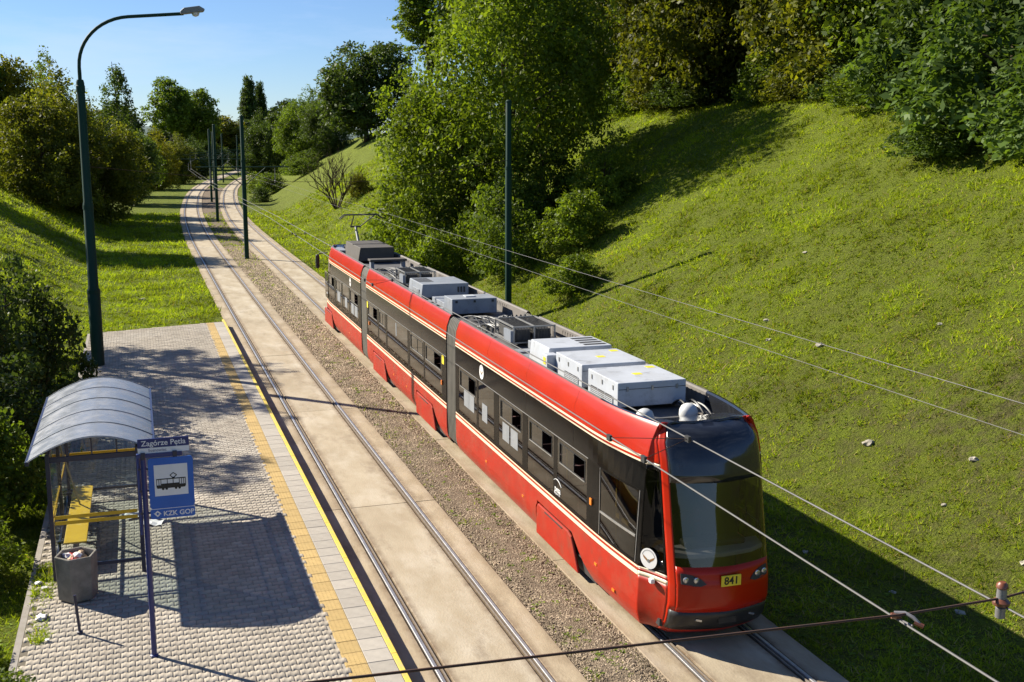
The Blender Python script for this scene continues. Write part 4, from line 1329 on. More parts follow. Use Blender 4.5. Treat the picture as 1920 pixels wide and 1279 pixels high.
# ------------------------------------------------------------------ shelter
def build_shelter():
    x0, x1, y0, y1 = -6.23, -4.80, 19.48, 23.95
    T = empty("tram_shelter", ((x0 + x1) / 2, (y0 + y1) / 2, PZ))
    tag(T, "small glass tram shelter with a dark frame, curved translucent roof and yellow bench", "shelter")
    cx, cy = (x0 + x1) / 2, (y0 + y1) / 2
    def B(m, nm, mt, bev=0.0, par=T, smooth=False):
        m.v = [(x - cx, y - cy, z - PZ) for x, y, z in m.v]
        return m.build(nm, mt, par, bevel=bev, smooth=smooth)
    for x in (x0, x1):
        for y in (y0, (y0 + y1) / 2 if x == x0 else None, y1):
            if y is None: continue
            B(MB().bx(x - .035, x + .035, y - .035, y + .035, PZ, 2.52 if x == x0 else 2.55), "post", "navy_frame", .006)
    for y in (y0, y1):
        B(MB().bx(x0 + .035, x1 - .035, y - .03, y + .03, 2.38, 2.47), "beam", "navy_frame", .005)
        B(MB().bx(x0 + .035, x1 - .035, y - .02, y + .02, .50, .56), "rail", "navy_frame")
        p = B(MB().bx(x0 + .04, x1 - .04, y - .004, y + .004, .56, 2.36), "glass_pane", "shelter_glass")
        for z in ((1.28, 1.34), (1.38, 1.44)) if y == y0 else ((1.28, 1.34),):
            m = MB(); m.bx(x0 + .05, x1 - .05, y - .007, y + .007, z[0], z[1])
            B(m, "marking_strip", "bench_yellow", par=p)
    B(MB().bx(x0 + .05, x1 - .05, y1 - .007, y1 + .007, 2.02, 2.10), "marking_strip", "bench_yellow")
    # back wall in two panes
    ym = (y0 + y1) / 2
    for a, b in ((y0, ym), (ym, y1)):
        p = B(MB().bx(x0 - .004, x0 + .004, a + .04, b - .04, .56, 2.40), "glass_pane", "shelter_glass")
        B(MB().bx(x0 - .02, x0 + .02, a + .036, b - .036, .50, .56), "rail", "navy_frame")
        B(MB().bx(x0 - .007, x0 + .007, a + .05, b - .05, 1.28, 1.34), "marking_strip", "bench_yellow", par=p)
    for x in (x0, x1):
        B(MB().bx(x - .03, x + .03, y0 + .036, y1 - .036, 2.44, 2.50), "eaves_beam", "navy_frame")
    m = MB(); m.tube([(x0 + .05, ym - .5, 2.35), (x0 + .32, ym + .6, .62)], .018, 8); B(m, "brace", "lamp_grey", smooth=True)
    # bench
    B(MB().bx(x0 + .12, x0 + .50, y0 + .55, y1 - .5, .735, .765), "bench_seat", "bench_yellow", .01)
    for y in (y0 + .8, ym, y1 - .75):
        m = MB(); m.bar((x0, y, .70), (x0 + .46, y, .70), .04, .05).bar((x0 + .04, y, .70), (x0 + .04, y, PZ), .04, .04)
        B(m, "bench_bracket", "navy_frame")
    # vaulted roof
    rx0, rx1, ry0, ry1 = -6.52, -4.53, 19.18, 24.22
    def arch(t): return rx0 + (rx1 - rx0) * t, 2.45 + .36 * math.sin(PI * (.02 + .96 * t)) ** .9 + .05 * t
    n = 20
    m = MB()
    for i in range(n + 1):
        x, z = arch(i / n)
        m.v += [(x, ry0, z), (x, ry1, z), (x, ry0, z + .012), (x, ry1, z + .012)]
    for i in range(n):
        a = 4 * i
        m.f += [(a, a + 4, a + 5, a + 1), (a + 2, a + 3, a + 7, a + 6), (a, a + 2, a + 6, a + 4), (a + 1, a + 5, a + 7, a + 3)]
    rf = B(m, "roof_sheet", "roof_poly", smooth=True)
    for k in range(6):
        y = ry0 + .03 + (ry1 - ry0 - .06) * k / 5
        m = MB(); m.tube([(arch(i / n)[0], y, arch(i / n)[1] + .012) for i in range(n + 1)], .014, 6)
        B(m, "roof_rib", "frame_alu" if k % 2 == 0 else "lamp_grey", smooth=True)
    x, z = arch(.5)
    B(MB().bx(x - .012, x + .012, ry0 + .05, ry1 - .05, z - .03, z + .001), "ridge_bar", "navy_frame")
    for t in (0, 1):
        x, z = arch(t)
        B(MB().bx(x - .03, x + .03, ry0, ry1, z - .05, z + .02), "gutter", "navy_frame", .006)
    for y in (y0, y1):
        m = MB(); m.tube([(arch(i / n)[0], y, arch(i / n)[1] - .03) for i in range(1, n)], .022, 6); B(m, "roof_arch", "navy_frame", smooth=True)
        m = MB()
        for s in (.3, .5, .7):
            xa, za = arch(s); m.bar((xa, y, 2.47), (xa, y, za - .03), .025, .025)
        B(m, "strut", "navy_frame")
surf("roof_poly_base", (0.5, 0.5, 0.5))
def roof_poly():
    m, nt, out = new_mat("roof_poly")
    L = nt.links
    p = N(nt, "ShaderNodeBsdfPrincipled", Roughness=0.16)
    tc = nt.nodes.new("ShaderNodeTexCoord")
    no = N(nt, "ShaderNodeTexNoise", Scale=3.5, Detail=8, Roughness=.65)
    L.new(tc.outputs["Object"], no.inputs["Vector"])
    mx = N(nt, "ShaderNodeMixRGB", Color1=(0.32, 0.34, 0.37, 1), Color2=(0.42, 0.43, 0.45, 1))
    mr = N(nt, "ShaderNodeMapRange", From_Min=.4, From_Max=.65)
    L.new(no.outputs["Fac"], mr.inputs["Value"]); L.new(mr.outputs["Result"], mx.inputs["Fac"]); L.new(mx.outputs["Color"], p.inputs["Base Color"])
    rr = N(nt, "ShaderNodeMapRange", From_Min=.4, From_Max=.65, To_Min=.20, To_Max=.36)
    L.new(no.outputs["Fac"], rr.inputs["Value"]); L.new(rr.outputs["Result"], p.inputs["Roughness"])
    p.inputs["Specular IOR Level"].default_value = .8
    t = N(nt, "ShaderNodeBsdfTransparent", Color=(.55, .53, .50, 1))
    ms = N(nt, "ShaderNodeMixShader", Fac=.32)
    L.new(p.outputs[0], ms.inputs[1]); L.new(t.outputs[0], ms.inputs[2]); L.new(ms.outputs[0], out.inputs["Surface"])
roof_poly()
build_shelter()

# ------------------------------------------------------------------ stop sign
def build_sign():
    y = 16.0
    T = empty("tram_stop_sign", (-4.69, y, PZ))
    tag(T, "blue tram stop sign with a tram pictogram on a slim blue post", "sign")
    def B(m, nm, mt, bev=0.0, par=T, smooth=False):
        m.v = [(a + 4.69, b - y, c - PZ) for a, b, c in m.v]
        return m.build(nm, mt, par, bevel=bev, smooth=smooth)
    B(MB().tube([(-4.69, y, PZ), (-4.69, y, 3.30)], .038, 14), "post", "post_blue", smooth=True)
    B(MB().lathe([(.06, 0), (.06, .02), (.045, .03)], (-4.69, y, PZ), 14), "base_collar", "post_blue")
    B(MB().tube([(-4.755, y + .02, 2.15), (-4.755, y + .02, 3.32)], .022, 10), "side_tube", "post_blue", smooth=True)
    B(MB().bx(-4.78, -4.16, y - .03, y + .03, 3.285, 3.345), "arm", "post_blue", .006)
    for x in (-4.69, -4.26): B(MB().bx(x - .03, x + .03, y - .045, y + .045, 3.26, 3.362), "clamp", "navy_frame", .006)
    for z in (2.47, 2.80, 3.12):
        B(MB().bx(-4.77, -4.60, y - .012, y + .012, z - .015, z + .015), "bracket", "navy_frame")
    def rrect(x0, x1, z0, z1, r):
        P = []
        for (cx, cz, a0) in ((x1 - r, z0 + r, -90), (x1 - r, z1 - r, 0), (x0 + r, z1 - r, 90), (x0 + r, z0 + r, 180)):
            for k in range(5):
                a = math.radians(a0 + 90 * k / 4); P.append((cx + r * math.cos(a), cz + r * math.sin(a)))
        return P
    f = lambda u, v, t: (u, t, v)
    yf = y - .052
    main = B(MB().prism(rrect(-4.63, -4.02, 2.535, 3.275, .04), f, yf, yf + .018), "sign_panel", "sign_blue")
    B(MB().prism([(-4.555, 2.72), (-4.10, 2.72), (-4.10, 3.175), (-4.555, 3.175)], f, yf - .003, yf - .0005), "pictogram_field", "sign_white", par=main)
    low = B(MB().prism(rrect(-4.63, -4.02, 2.385, 2.525, .03), f, yf, yf + .018), "operator_panel", "sign_blue")
    B(MB().bx(-4.63, -4.02, yf + .003, yf + .012, 2.525, 2.535), "panel_gap", "sign_white", par=low)
    nb = B(MB().bx(-4.755, -4.06, y - .012, y + .008, 3.425, 3.555), "name_board", "sign_navy", .003)
    B(MB().bx(-4.755, -4.06, y - .012, y + .006, 3.345, 3.422), "town_board", "sign_white")
    # tram pictogram
    g = MB(); q = lambda P: g.prism(P, f, yf - .006, yf - .003)
    ox, oz, s = -4.53, 2.83, .40
    def R4(a, b, c, d): q([(ox + a * s, oz + c * s), (ox + b * s, oz + c * s), (ox + b * s, oz + d * s), (ox + a * s, oz + d * s)])
    q([(ox, oz + .06 * s), (ox + .03 * s, oz), (ox + .97 * s, oz), (ox + s, oz + .06 * s), (ox + 1.0 * s, oz + .12 * s), (ox, oz + .12 * s)])
    R4(.17, .77, .12, .17); R4(0, 1, .32, .355)
    for a in (0, .075, .145, .36, .56, .77, .845, .92, .98): R4(a, a + .022, .12, .32)
    for a in (.22, .34, .66, .78): q([(ox + (a + .045 * math.cos(2 * PI * k / 10)) * s, oz + (-.02 + .045 * math.sin(2 * PI * k / 10)) * s) for k in range(10)])
    def seg(a, b, w=.011):
        a = Vector((ox + a[0] * s, oz + a[1] * s)); b = Vector((ox + b[0] * s, oz + b[1] * s)); n_ = (b - a).normalized(); n_ = Vector((-n_.y, n_.x)) * w / 2
        q([tuple(a + n_), tuple(a - n_), tuple(b - n_), tuple(b + n_)])
    seg((.58, .355), (.47, .46)); seg((.58, .355), (.70, .46)); seg((.47, .46), (.585, .55)); seg((.70, .46), (.585, .55)); seg((.54, .37), (.63, .37), .02)
    B(g, "tram_pictogram", "ink_black", par=main)
    def txt(body, size, mat, x, z, yy, nm, par, bold=.0, sx=1.0):
        o = link(bpy.data.objects.new(nm, text_mesh(nm, body, size, mat, .001, bold=bold)), par)
        o.location = (x + 4.69, yy - y, z - PZ); o.rotation_euler = (PI / 2, 0, 0); o.scale = (sx, 1, 1)
    nm_ = "Zag\u00f3rze Petla"
    ext = lambda s: max(v.co.x for v in text_mesh("probe", s, .108, "sign_white", .001, 'LEFT').vertices)
    wd, e1, e0 = ext(nm_), ext(nm_[:10]), ext(nm_[:9])
    txt(nm_, .108, "sign_white", -4.405, 3.487, y - .0135, "stop_name_lettering", nb, .0012)
    xo = -4.405 - wd / 2 + e0 + (e1 - e0) * .72          # the ogonek under the e
    zo = 3.487 - .037
    og = MB().tube([(xo, y - .0136, zo + .004), (xo - .010, y - .0136, zo - .008), (xo - .008, y - .0136, zo - .017), (xo + .004, y - .0136, zo - .019)], .0042, 6)
    B(og, "stop_name_lettering", "sign_white", par=nb)
    txt("Sosnowiec", .058, "sign_navy", -4.49, 3.385, y - .0135, "town_lettering", nb)
    txt("KZK GOP", .098, "sign_white", -4.245, 2.452, yf - .0015, "operator_lettering", low, .0022)
    g = MB()
    lz, lx = 2.452, -4.535
    for (P) in ([(-.055, .02), (-.03, .02), (.0, -.012), (.02, .008), (.034, -.006), (.0, -.04), (-.015, -.025)], [(.055, -.0), (.03, -.0), (.02, .012), (.0, .03), (-.022, .008), (-.036, .022), (.0, .056), (.03, .03)]):
        g.prism([(lx + a * 1.0, lz + b) for a, b in P], f, yf - .003, yf - .0005)
    B(g, "operator_mark", "sign_white", par=low)
build_sign()

# ------------------------------------------------------------------ litter bin
def build_bin():
    T = empty("litter_bin", (-5.83, 18.62, PZ))
    tag(T, "hexagonal concrete litter bin in front of the shelter, full of rubbish", "litter bin")
    m = MB(); n = 6
    ring = lambda r, z: [(r * math.cos(2 * PI * (k + .25) / n), r * math.sin(2 * PI * (k + .25) / n), z) for k in range(n)]
    lv = [(.27, 0), (.315, .03), (.335, .70), (.335, .76), (.29, .76), (.28, .55)]
    for r, z in lv: m.v += ring(r, z)
    for i in range(len(lv) - 1):
        for k in range(n):
            a, b = i * n + k, i * n + (k + 1) % n
            m.f.append((a, b, b + n, a + n))
    m.f.append(tuple(range(n))[::-1])
    m.build("bin_body", "bin_concrete", T, bevel=.012)
    m = MB(); m.v = ring(.285, .56); m.f.append(tuple(range(n))); m.build("bin_liner", "bin_dark", T, fixn=False)
    rr = random.Random(3)
    for k, mt in enumerate(["litter_tan", "litter_white", "litter_red", "litter_tan", "litter_red", "litter_white", "litter_tan"]):
        crumple("rubbish", (rr.uniform(-.15, .15), rr.uniform(-.15, .15), .62 + rr.uniform(0, .10)), rr.uniform(.06, .10), mt, T, rr.randint(0, 99), flat=.7)

def crumple(name, loc, size, mt, parent=None, seed=0, flat=.5):
    import bmesh
    rr = random.Random(seed)
    bm = bmesh.new(); bmesh.ops.create_icosphere(bm, subdivisions=2, radius=size)
    for v in bm.verts:
        k = rr.uniform(.55, 1.25)
        v.co = Vector((v.co.x * k * 1.25, v.co.y * k, v.co.z * k * flat))
    me = bpy.data.meshes.new(name); bm.to_mesh(me); bm.free(); me.materials.append(MATS[mt])
    o = link(bpy.data.objects.new(name, me), parent); o.location = loc; o.rotation_euler = (0, 0, rr.uniform(0, 6))
    return o
build_bin()

# ------------------------------------------------------------------ lamp post and tall poles
def pole(nm, x, y, h, label, r0=.165, group=None, brk=.70, z0=None):
    z0 = hz(x, y) - .05 if z0 is None else z0
    T = empty(nm, (x, y, z0))
    tag(T, label, "pole", group)
    h0 = h * brk
    MB().lathe([(r0, 0), (r0, h0 - .05), (r0 * .84, h0 + .02), (r0 * .84, h - .02), (r0 * .78, h)], (0, 0, 0), 16).build("shaft", "pole_green", T, smooth=True)
    MB().lathe([(r0 * 1.06, h0 - .14), (r0 * 1.06, h0 - .02)], (0, 0, 0), 16).build("collar", "pole_green", T)
    MB().lathe([(r0 * .9, h - .05), (r0 * .9, h), (r0 * .5, h + .05)], (0, 0, 0), 12).build("cap", "pole_green", T)
    MB().lathe([(r0 * 1.12, 0), (r0 * 1.12, .12), (r0, .16)], (0, 0, 0), 16).build("foot_collar", "pole_green", T)
    return T

def build_lamp():
    T = empty("street_lamp", (-6.08, 39.15, PZ))
    tag(T, "tall dark green street lamp with a curved arm at the platform's far end", "street lamp")
    MB().lathe([(.205, 0), (.205, 2.55), (.165, 2.62), (.155, 5.4), (.14, 5.45), (.125, 9.25), (.10, 9.35)], (0, 0, 0), 18).build("shaft", "pole_green", T, smooth=True)
    MB().lathe([(.215, 2.42), (.215, 2.55)], (0, 0, 0), 18).build("collar", "pole_green", T)
    MB().lathe([(.17, 5.2), (.17, 5.35)], (0, 0, 0), 18).build("collar", "pole_green", T)
    MB().lathe([(.14, 8.95), (.14, 9.15), (.09, 9.25)], (0, 0, 0), 18).build("collar", "pole_green", T)
    pts = [(0, 0, 9.0), (0, 0, 9.6)]
    c = Vector((1.75, 0, 9.75)); 
    for k in range(13):
        a = PI - (PI / 2 - .10) * k / 12
        pts.append((1.75 + 1.75 * math.cos(a), 0, 9.75 + 1.62 * math.sin(a)))
    pts += [(3.3, 0, 11.52)]
    MB().tube(pts, [.06] * 2 + [.055] * (len(pts) - 2), 10).build("curved_arm", "pole_green", T, smooth=True)
    m = MB(); m.prism([(3.2, 11.48), (3.95, 11.60), (3.98, 11.68), (3.80, 11.78), (3.32, 11.70), (3.2, 11.60)], lambda u, v, t: (u, t, v), -.14, .14)
    hd = m.build("lamp_head", "lamp_grey", T, bevel=.03)
    MB().lathe([(.0, -.13), (.09, -.10), (.125, -.03), (.13, .03)], (3.68, 0, 11.56), 14).build("glass_bowl", "lamp_bowl", hd, smooth=True)
build_lamp()

PR = pole("catenary_pole", 9.72, 43.0, 9.15, "lone dark green pole standing on the grass beside the tram", r0=.135, brk=.72)
cpos = [(2.28, 76.3), (2.99, 114.0), (4.90, 152.5), (7.75, 190.0), (12.0, 228.0), (18.3, 268)]
clab = ["nearest dark green pole standing between the two tracks", "second dark green pole along the strip between the tracks", "third dark green pole along the strip between the tracks",
        "fourth dark green pole between the tracks, far down the line", "fifth dark green pole between the tracks, near the bend", "farthest dark green pole between the tracks at the bend"]
for k, (x, y) in enumerate(cpos):
    T = pole("catenary_pole", x, y, 9.45, clab[k], r0=.15, group="catenary poles between the tracks", brk=.70, z0=-.06)
    for sg, xt in ((-1, float(XL(y))), (1, float(XR(y)))):
        tip = xt - x + sg * .9
        m = MB(); m.tube([(0, 0, 6.15), (tip, 0, 6.15)], .04, 8)
        a = m.build("bracket_arm", "pole_green", T, smooth=True)
        MB().tube([(0, 0, 4.9), (tip * .5, 0, 6.12)], .03, 8).build("strut", "pole_green", T, smooth=True)
        MB().tube([(0, 0, 5.05), (tip, 0, 5.05)], .012, 6).build("steady_rod", "pole_green", T)
        m = MB(); m.lathe([(.03, 0), (.05, .04), (.03, .08), (.05, .12), (.03, .16), (.02, 1.0)], (xt - x, 0, 5.1), 8); m.build("insulator", "insulator_grey", T)

# ------------------------------------------------------------------ overhead wires
def wire(nm, pts, r, mt, label, cat="wire", sag=0.0, group=None, n=10):
    m = MB(); P = []
    for i in range(len(pts) - 1):
        a, b = Vector(pts[i]), Vector(pts[i + 1])
        for k in range(n):
            t = k / n
            P.append(a.lerp(b, t) - Vector((0, 0, sag * 4 * t * (1 - t))))
    P.append(Vector(pts[-1]))
    o = m.tube(P, r, 6).build(nm, mt, smooth=True)
    tag(o, label, cat, group)
    return o
ysup = [-28, 5.35, 39.2, 76.3, 114, 152.5, 190, 228, 268]
def line(xf, z, dx): return [(float(xf(y)) + (dx(y) if callable(dx) else dx), y, z(y) if callable(z) else z) for y in ysup]
wire("contact_wire", line(XL, lambda y: 4.75 + .35 * min(1, max(0, (y - 5) / 34)), -.25), .0075, "wire_copper", "outer overhead wire running above the empty track", sag=.03)
wire("contact_wire", line(XL, lambda y: 4.75 + .40 * min(1, max(0, (y - 5) / 34)), lambda y: .52 if y < 6 else (.0 if y < 60 else .02)), .0075, "wire_copper", "inner overhead wire running above the empty track", sag=.03)
wire("contact_wire", line(XR, 4.86, 0.0), .0038, "wire_copper", "lower overhead wire above the track the tram stands on", sag=.03)
wire("contact_wire", line(XR, lambda y: 5.15, 0.06), .0042, "wire_copper", "upper overhead wire above the track the tram stands on", sag=.03)
def hanger(y, label):
    z = 4.75 + .35 * (y - 5) / 34; xi = .50 - .52 * (y - 5.35) / 34 if y < 39 else .0
    T = MB().tube([(-.25, y - .45, z - .02), (xi, y, z + .0), (-.25, y + .35, z - .02)], .004, 5).build("wire_hanger", "wire_rusty")
    tag(T, label, "hanger")
    for p in ((-.25, y - .45, z - .02), (-.25, y + .35, z - .02), (xi, y, z)):
        MB().bx(p[0] - .015, p[0] + .015, p[1] - .04, p[1] + .04, p[2] - .03, p[2] + .03).build("clamp", "dark_part", T)
hanger(9.5, "wire hanger between the overhead wires in front of the tram's front section")
hanger(22.0, "wire hanger between the overhead wires in front of the tram's middle section")
hanger(33.0, "wire hanger between the overhead wires in front of the tram's rear section")
# span wires
wire("span_wire", [(-6.08, 39.15, 6.9), (-.2, 39.2, 6.35), (3.9, 39.2, 6.35), (9.72, 43.0, 7.0)], .008, "wire_rusty", "thin cross wire between the street lamp and the lone pole", sag=.02)
wire("span_wire", [(-9.5, 5.05, 5.35), (-4.32, 5.30, 4.98), (-.25, 5.35, 4.80), (.52, 5.36, 4.80), (8.5, 5.5, 5.5)], .008, "wire_rusty", "rusty cross wire in the near foreground", sag=.0)
def insul(x, y, z, label, upright):
    T = empty("insulator", (x, y, z), 0, (.72,) * 3 if upright else (.55,) * 3); tag(T, label, "insulator")
    if upright:
        MB().lathe([(.02, -.16), (.045, -.15), (.045, -.06), (.02, -.04)], (0, 0, 0), 12).build("wire_clamp", "insulator_grey", T, smooth=True)
        MB().lathe([(.03, -.05), (.075, -.03), (.08, 0), (.045, .03)], (0, 0, 0), 14).build("lower_skirt", "insulator_brown", T, smooth=True)
        MB().lathe([(.045, .03), (.042, .12)], (0, 0, 0), 14).build("neck", "insulator_grey", T, smooth=True)
        MB().lathe([(.045, .12), (.055, .13), (.05, .16), (.03, .18)], (0, 0, 0), 14).build("cap", "insulator_brown", T, smooth=True)
    else:
        MB().tube([(-.02, .10, .03), (.06, .02, .05), (.10, -.08, .03), (.14, -.14, -.03)], .022, 8).build("shackle", "insulator_grey", T, smooth=True)
        MB().tube([(-.06, .10, .0), (.04, .06, .0)], .035, 10).build("spool", "insulator_brown", T, smooth=True)
        MB().tube([(.02, .05, -.04), (.06, -.12, -.05)], .016, 8).build("wire_clamp", "insulator_grey", T, smooth=True)
        MB().tube([(.10, -.10, -.02), (.17, -.17, -.05)], .03, 8).build("end_fitting", "insulator_brown", T, smooth=True)
insul(-.25, 5.35, 4.775, "small shackle insulator where the rusty cross wire meets the lower overhead wire", False)
insul(.52, 5.36, 4.78, "upright orange-brown insulator on the rusty cross wire at the frame's edge", True)

# ------------------------------------------------------------------ small things on and by the platform
def build_stake():
    T = empty("stake", (-5.75, 17.15, PZ)); tag(T, "short dark stake at the platform's edge among weeds", "stake")
    MB().tube([(0, 0, -.02), (-.04, 0, .62)], .022, 8).build("rod", "navy_frame", T, smooth=True)
    MB().lathe([(.045, 0), (.045, .03), (.024, .04)], (0, 0, 0), 10).build("foot", "navy_frame", T)
build_stake()
for (x, y, s, mt, lab) in ((-6.5, 19.4, .06, "litter_white", "white and red crumpled wrapper on the grass beside the platform"), (-6.38, 19.15, .05, "litter_white", "crumpled white paper on the grass edge behind the litter bin"),
                           (-6.35, 17.9, .10, "litter_white", "white plastic bag lying in the grass beside the platform"), (-6.2, 17.0, .035, "litter_white", "small white paper scrap nearest the stake")):
    o = crumple("litter", (x, y, PZ + .03), s, mt, None, int(s * 1000) + int(abs(x) * 10), .4); tag(o, lab, "litter")
def paper(x, y, w, l, a, mt, lab):
    m = MB(); rr = random.Random(int(x * 100))
    n = 5
    for i in range(n):
        for j in range(n): m.v.append(((i / (n - 1) - .5) * w, (j / (n - 1) - .5) * l, rr.uniform(.004, .05)))
    for i in range(n - 1):
        for j in range(n - 1): m.f.append((i * n + j, (i + 1) * n + j, (i + 1) * n + j + 1, i * n + j + 1))
    o = m.build("newspaper", mt); o.location = (x, y, PZ + .002); o.rotation_euler = (0, 0, a)
    tag(o, lab, "newspaper")
paper(-4.98, 22.6, .34, .45, .3, "litter_white", "crumpled newspaper on the paving under the shelter's front edge")
paper(-4.62, 22.0, .30, .40, 1.2, "litter_white", "newspaper sheet on the paving just behind the sign post")
paper(-5.35, 22.9, .22, .25, .7, "litter_tan", "small torn paper on the paving below the bench")
rs = random.Random(4)
for (x, y, s) in ((10.9, 20.6, .17), (13.2, 26.0, .16), (13.6, 29.5, .12), (12.9, 28.2, .12), (9.8, 14.6, .11), (8.1, 14.2, .10), (11.4, 17.8, .12), (14.8, 23.2, .10), (7.6, 15.3, .07), (7.2, 17.4, .07), (16.5, 32, .12), (10.2, 17.2, .08)):
    o = crumple("stone", (x, y, hz(x, y) + s * .1), s * .75, "stone_pale", None, int(x * 10), .6)
    tag(o, "largest pale stone on the grassy slope right of the tram's front" if s > .165 else ("pale stone halfway up the slope, above the tram's front section" if s > .15 else "small pale stone lying in the grass of the right-hand embankment"), "stone", "pale stones on the embankment")
for (x, y) in ((-5.0, 70.2), (-5.25, 69.6)):
    pass
o = crumple("stone", (-4.55, 57.5, hz(-4.55, 57.5) + .05), .16, "stone_pale", None, 3, .6); tag(o, "pale stone on the flat grass beside the street lamp", "stone")
for (x, y, s) in ((-.1, 18.2, .05), (.35, 25.5, .03), (-1.1, 17.2, .03), (-1.15, 19.0, .03), (1.0, 15.2, .03)):
    pass

# ------------------------------------------------------------------ vegetation
def leaves(C, n_per, spread, size, rng, flat=.75, up=.35, droop=0.0):
    """C (k,3) clump centres -> quads: every leaf is its own small face"""
    k = len(C)
    n = k * n_per
    c = np.repeat(C, n_per, 0)
    off = rng.normal(0, 1, (n, 3)); off /= np.maximum(np.linalg.norm(off, axis=1, keepdims=True), 1e-6)
    off *= (rng.random((n, 1)) ** .55) * np.array([1, 1, flat]) * (np.repeat(spread, n_per)[:, None] if np.ndim(spread) else spread)
    p = c + off
    p[:, 2] -= droop * rng.random(n)
    nr = off / np.maximum(np.linalg.norm(off, axis=1, keepdims=True), 1e-6) * .6 + rng.normal(0, .6, (n, 3)); nr[:, 2] += up
    nr /= np.linalg.norm(nr, axis=1, keepdims=True)
    t = np.cross(nr, rng.normal(0, 1, (n, 3))); t /= np.maximum(np.linalg.norm(t, axis=1, keepdims=True), 1e-6)
    b = np.cross(nr, t)
    s = size * (.45 + 1.15 * rng.random((n, 1)) ** 1.4)
    V = np.stack([p - t * s, p - b * s * .55, p + t * s, p + b * s * .55], 1).reshape(-1, 3)
    F = np.arange(n * 4).reshape(n, 4)
    return V, F

def shell_points(n, rng, inner=.35, pw=.45):
    d = rng.normal(0, 1, (n, 3)); d /= np.linalg.norm(d, axis=1, keepdims=True)
    r = inner + (1 - inner) * rng.random((n, 1)) ** pw
    return d * r

KIND = {}
def kind(name, h, rad, base, shape, nclump, nper, spread, leaf, flat=.75, seed=1, lumps=7, limbs=9, tr=.16, up=.35, droop=0.0, bark="bark", trunk_to=.72, lumpr=.5, body=.80, reach=.62):
    """build shared trunk and crown meshes for a tree of height h and crown radius rad"""
    rng = np.random.default_rng(seed); rr = random.Random(seed)
    cz, ch = (h + base) / 2, (h - base) / 2
    # uneven silhouette: main body plus offset lobes
    lob = []
    for i in range(lumps):
        a = rr.uniform(0, 2 * PI); e = rr.uniform(-.75, .85)
        q = math.sqrt(max(0, 1 - e * e))
        lob.append(((math.cos(a) * q * reach, math.sin(a) * q * reach, e * reach), rr.uniform(lumpr * .75, lumpr * 1.2)))
    pts = []
    n_body = int(nclump * .35)
    pts.append(shell_points(n_body, rng, .3, .5) * body)
    for (o, r) in lob:
        pts.append(shell_points(int((nclump - n_body) / lumps), rng, .5, .4) * r + np.array(o))
    P = np.concatenate(pts)
    z = P[:, 2]
    if shape == "round": w = np.ones(len(P))
    elif shape == "dome": w = np.clip(1.05 - .35 * np.clip(z, 0, 1) + .0 * z, .3, 1.2)
    elif shape == "column": w = np.clip(1.0 - .55 * np.clip(z, -1, 1) ** 1, .25, 1.1)
    elif shape == "vase": w = np.clip(.85 + .25 * z, .4, 1.15)
    else: w = np.ones(len(P))
    C = np.stack([P[:, 0] * rad * w, P[:, 1] * rad * w, cz + z * ch], 1)
    C = C[C[:, 2] > .12 * h * (0 if base < .1 * h else 1) + .15]
    V, F = leaves(C, nper, spread, leaf, rng, flat, up, droop)
    V[:, 2] = np.maximum(V[:, 2], .03)
    crown = np_mesh("crown_" + name, V, F, None)
    # trunk and limbs
    m = MB()
    tt = h * trunk_to
    pth = [(math.sin(i * 1.3 + seed) * .012 * h * i / 6, math.cos(i * 1.7 + seed) * .012 * h * i / 6, tt * i / 7 - (.25 if i == 0 else 0)) for i in range(8)]
    m.tube(pth, [tr * (1.25 if i == 0 else 1) * (1 - .85 * i / 7) + .015 for i in range(8)], 9)
    for i in range(limbs):
        f = rr.uniform(.22 if base > .15 * h else .06, .9); k = min(6, int(f * 7))
        a0 = Vector(pth[k]).lerp(Vector(pth[k + 1]), f * 7 - k)
        tgt = Vector(C[rr.randrange(len(C))])
        if tgt.z < a0.z: tgt.z = a0.z + .1 * h
        mid = a0.lerp(tgt, .5) + Vector((0, 0, .04 * h))
        r0 = tr * (1 - .8 * f) * .55 + .012
        m.tube([a0, a0.lerp(mid, .6) + Vector((rr.uniform(-.1, .1), rr.uniform(-.1, .1), 0)), mid, tgt], [r0, r0 * .8, r0 * .6, .012], 6)
    trunk = m.mesh("trunk_" + name, bark, True)
    KIND[name] = (trunk, crown, h, rad)
    return KIND[name]

CROWN_MAT = {}
def tree(name, kd, x, y, h, rad, leafm, label, cat="tree", group=None, rz=None, sink=.1, z=None):
    trunk, crown, h0, r0 = KIND[kd]
    T = empty(name, (x, y, (hz(x, y) if z is None else z) - sink), R.uniform(0, 6.28) if rz is None else rz, (rad / r0, rad / r0, h / h0))
    tag(T, label, cat, group)
    link(bpy.data.objects.new("trunk", trunk), T)
    if not crown.materials: crown.materials.append(MATS[leafm])
    c = link(bpy.data.objects.new("crown", crown), T)
    c.material_slots[0].link = 'OBJECT'; c.material_slots[0].material = MATS[leafm]
    return T

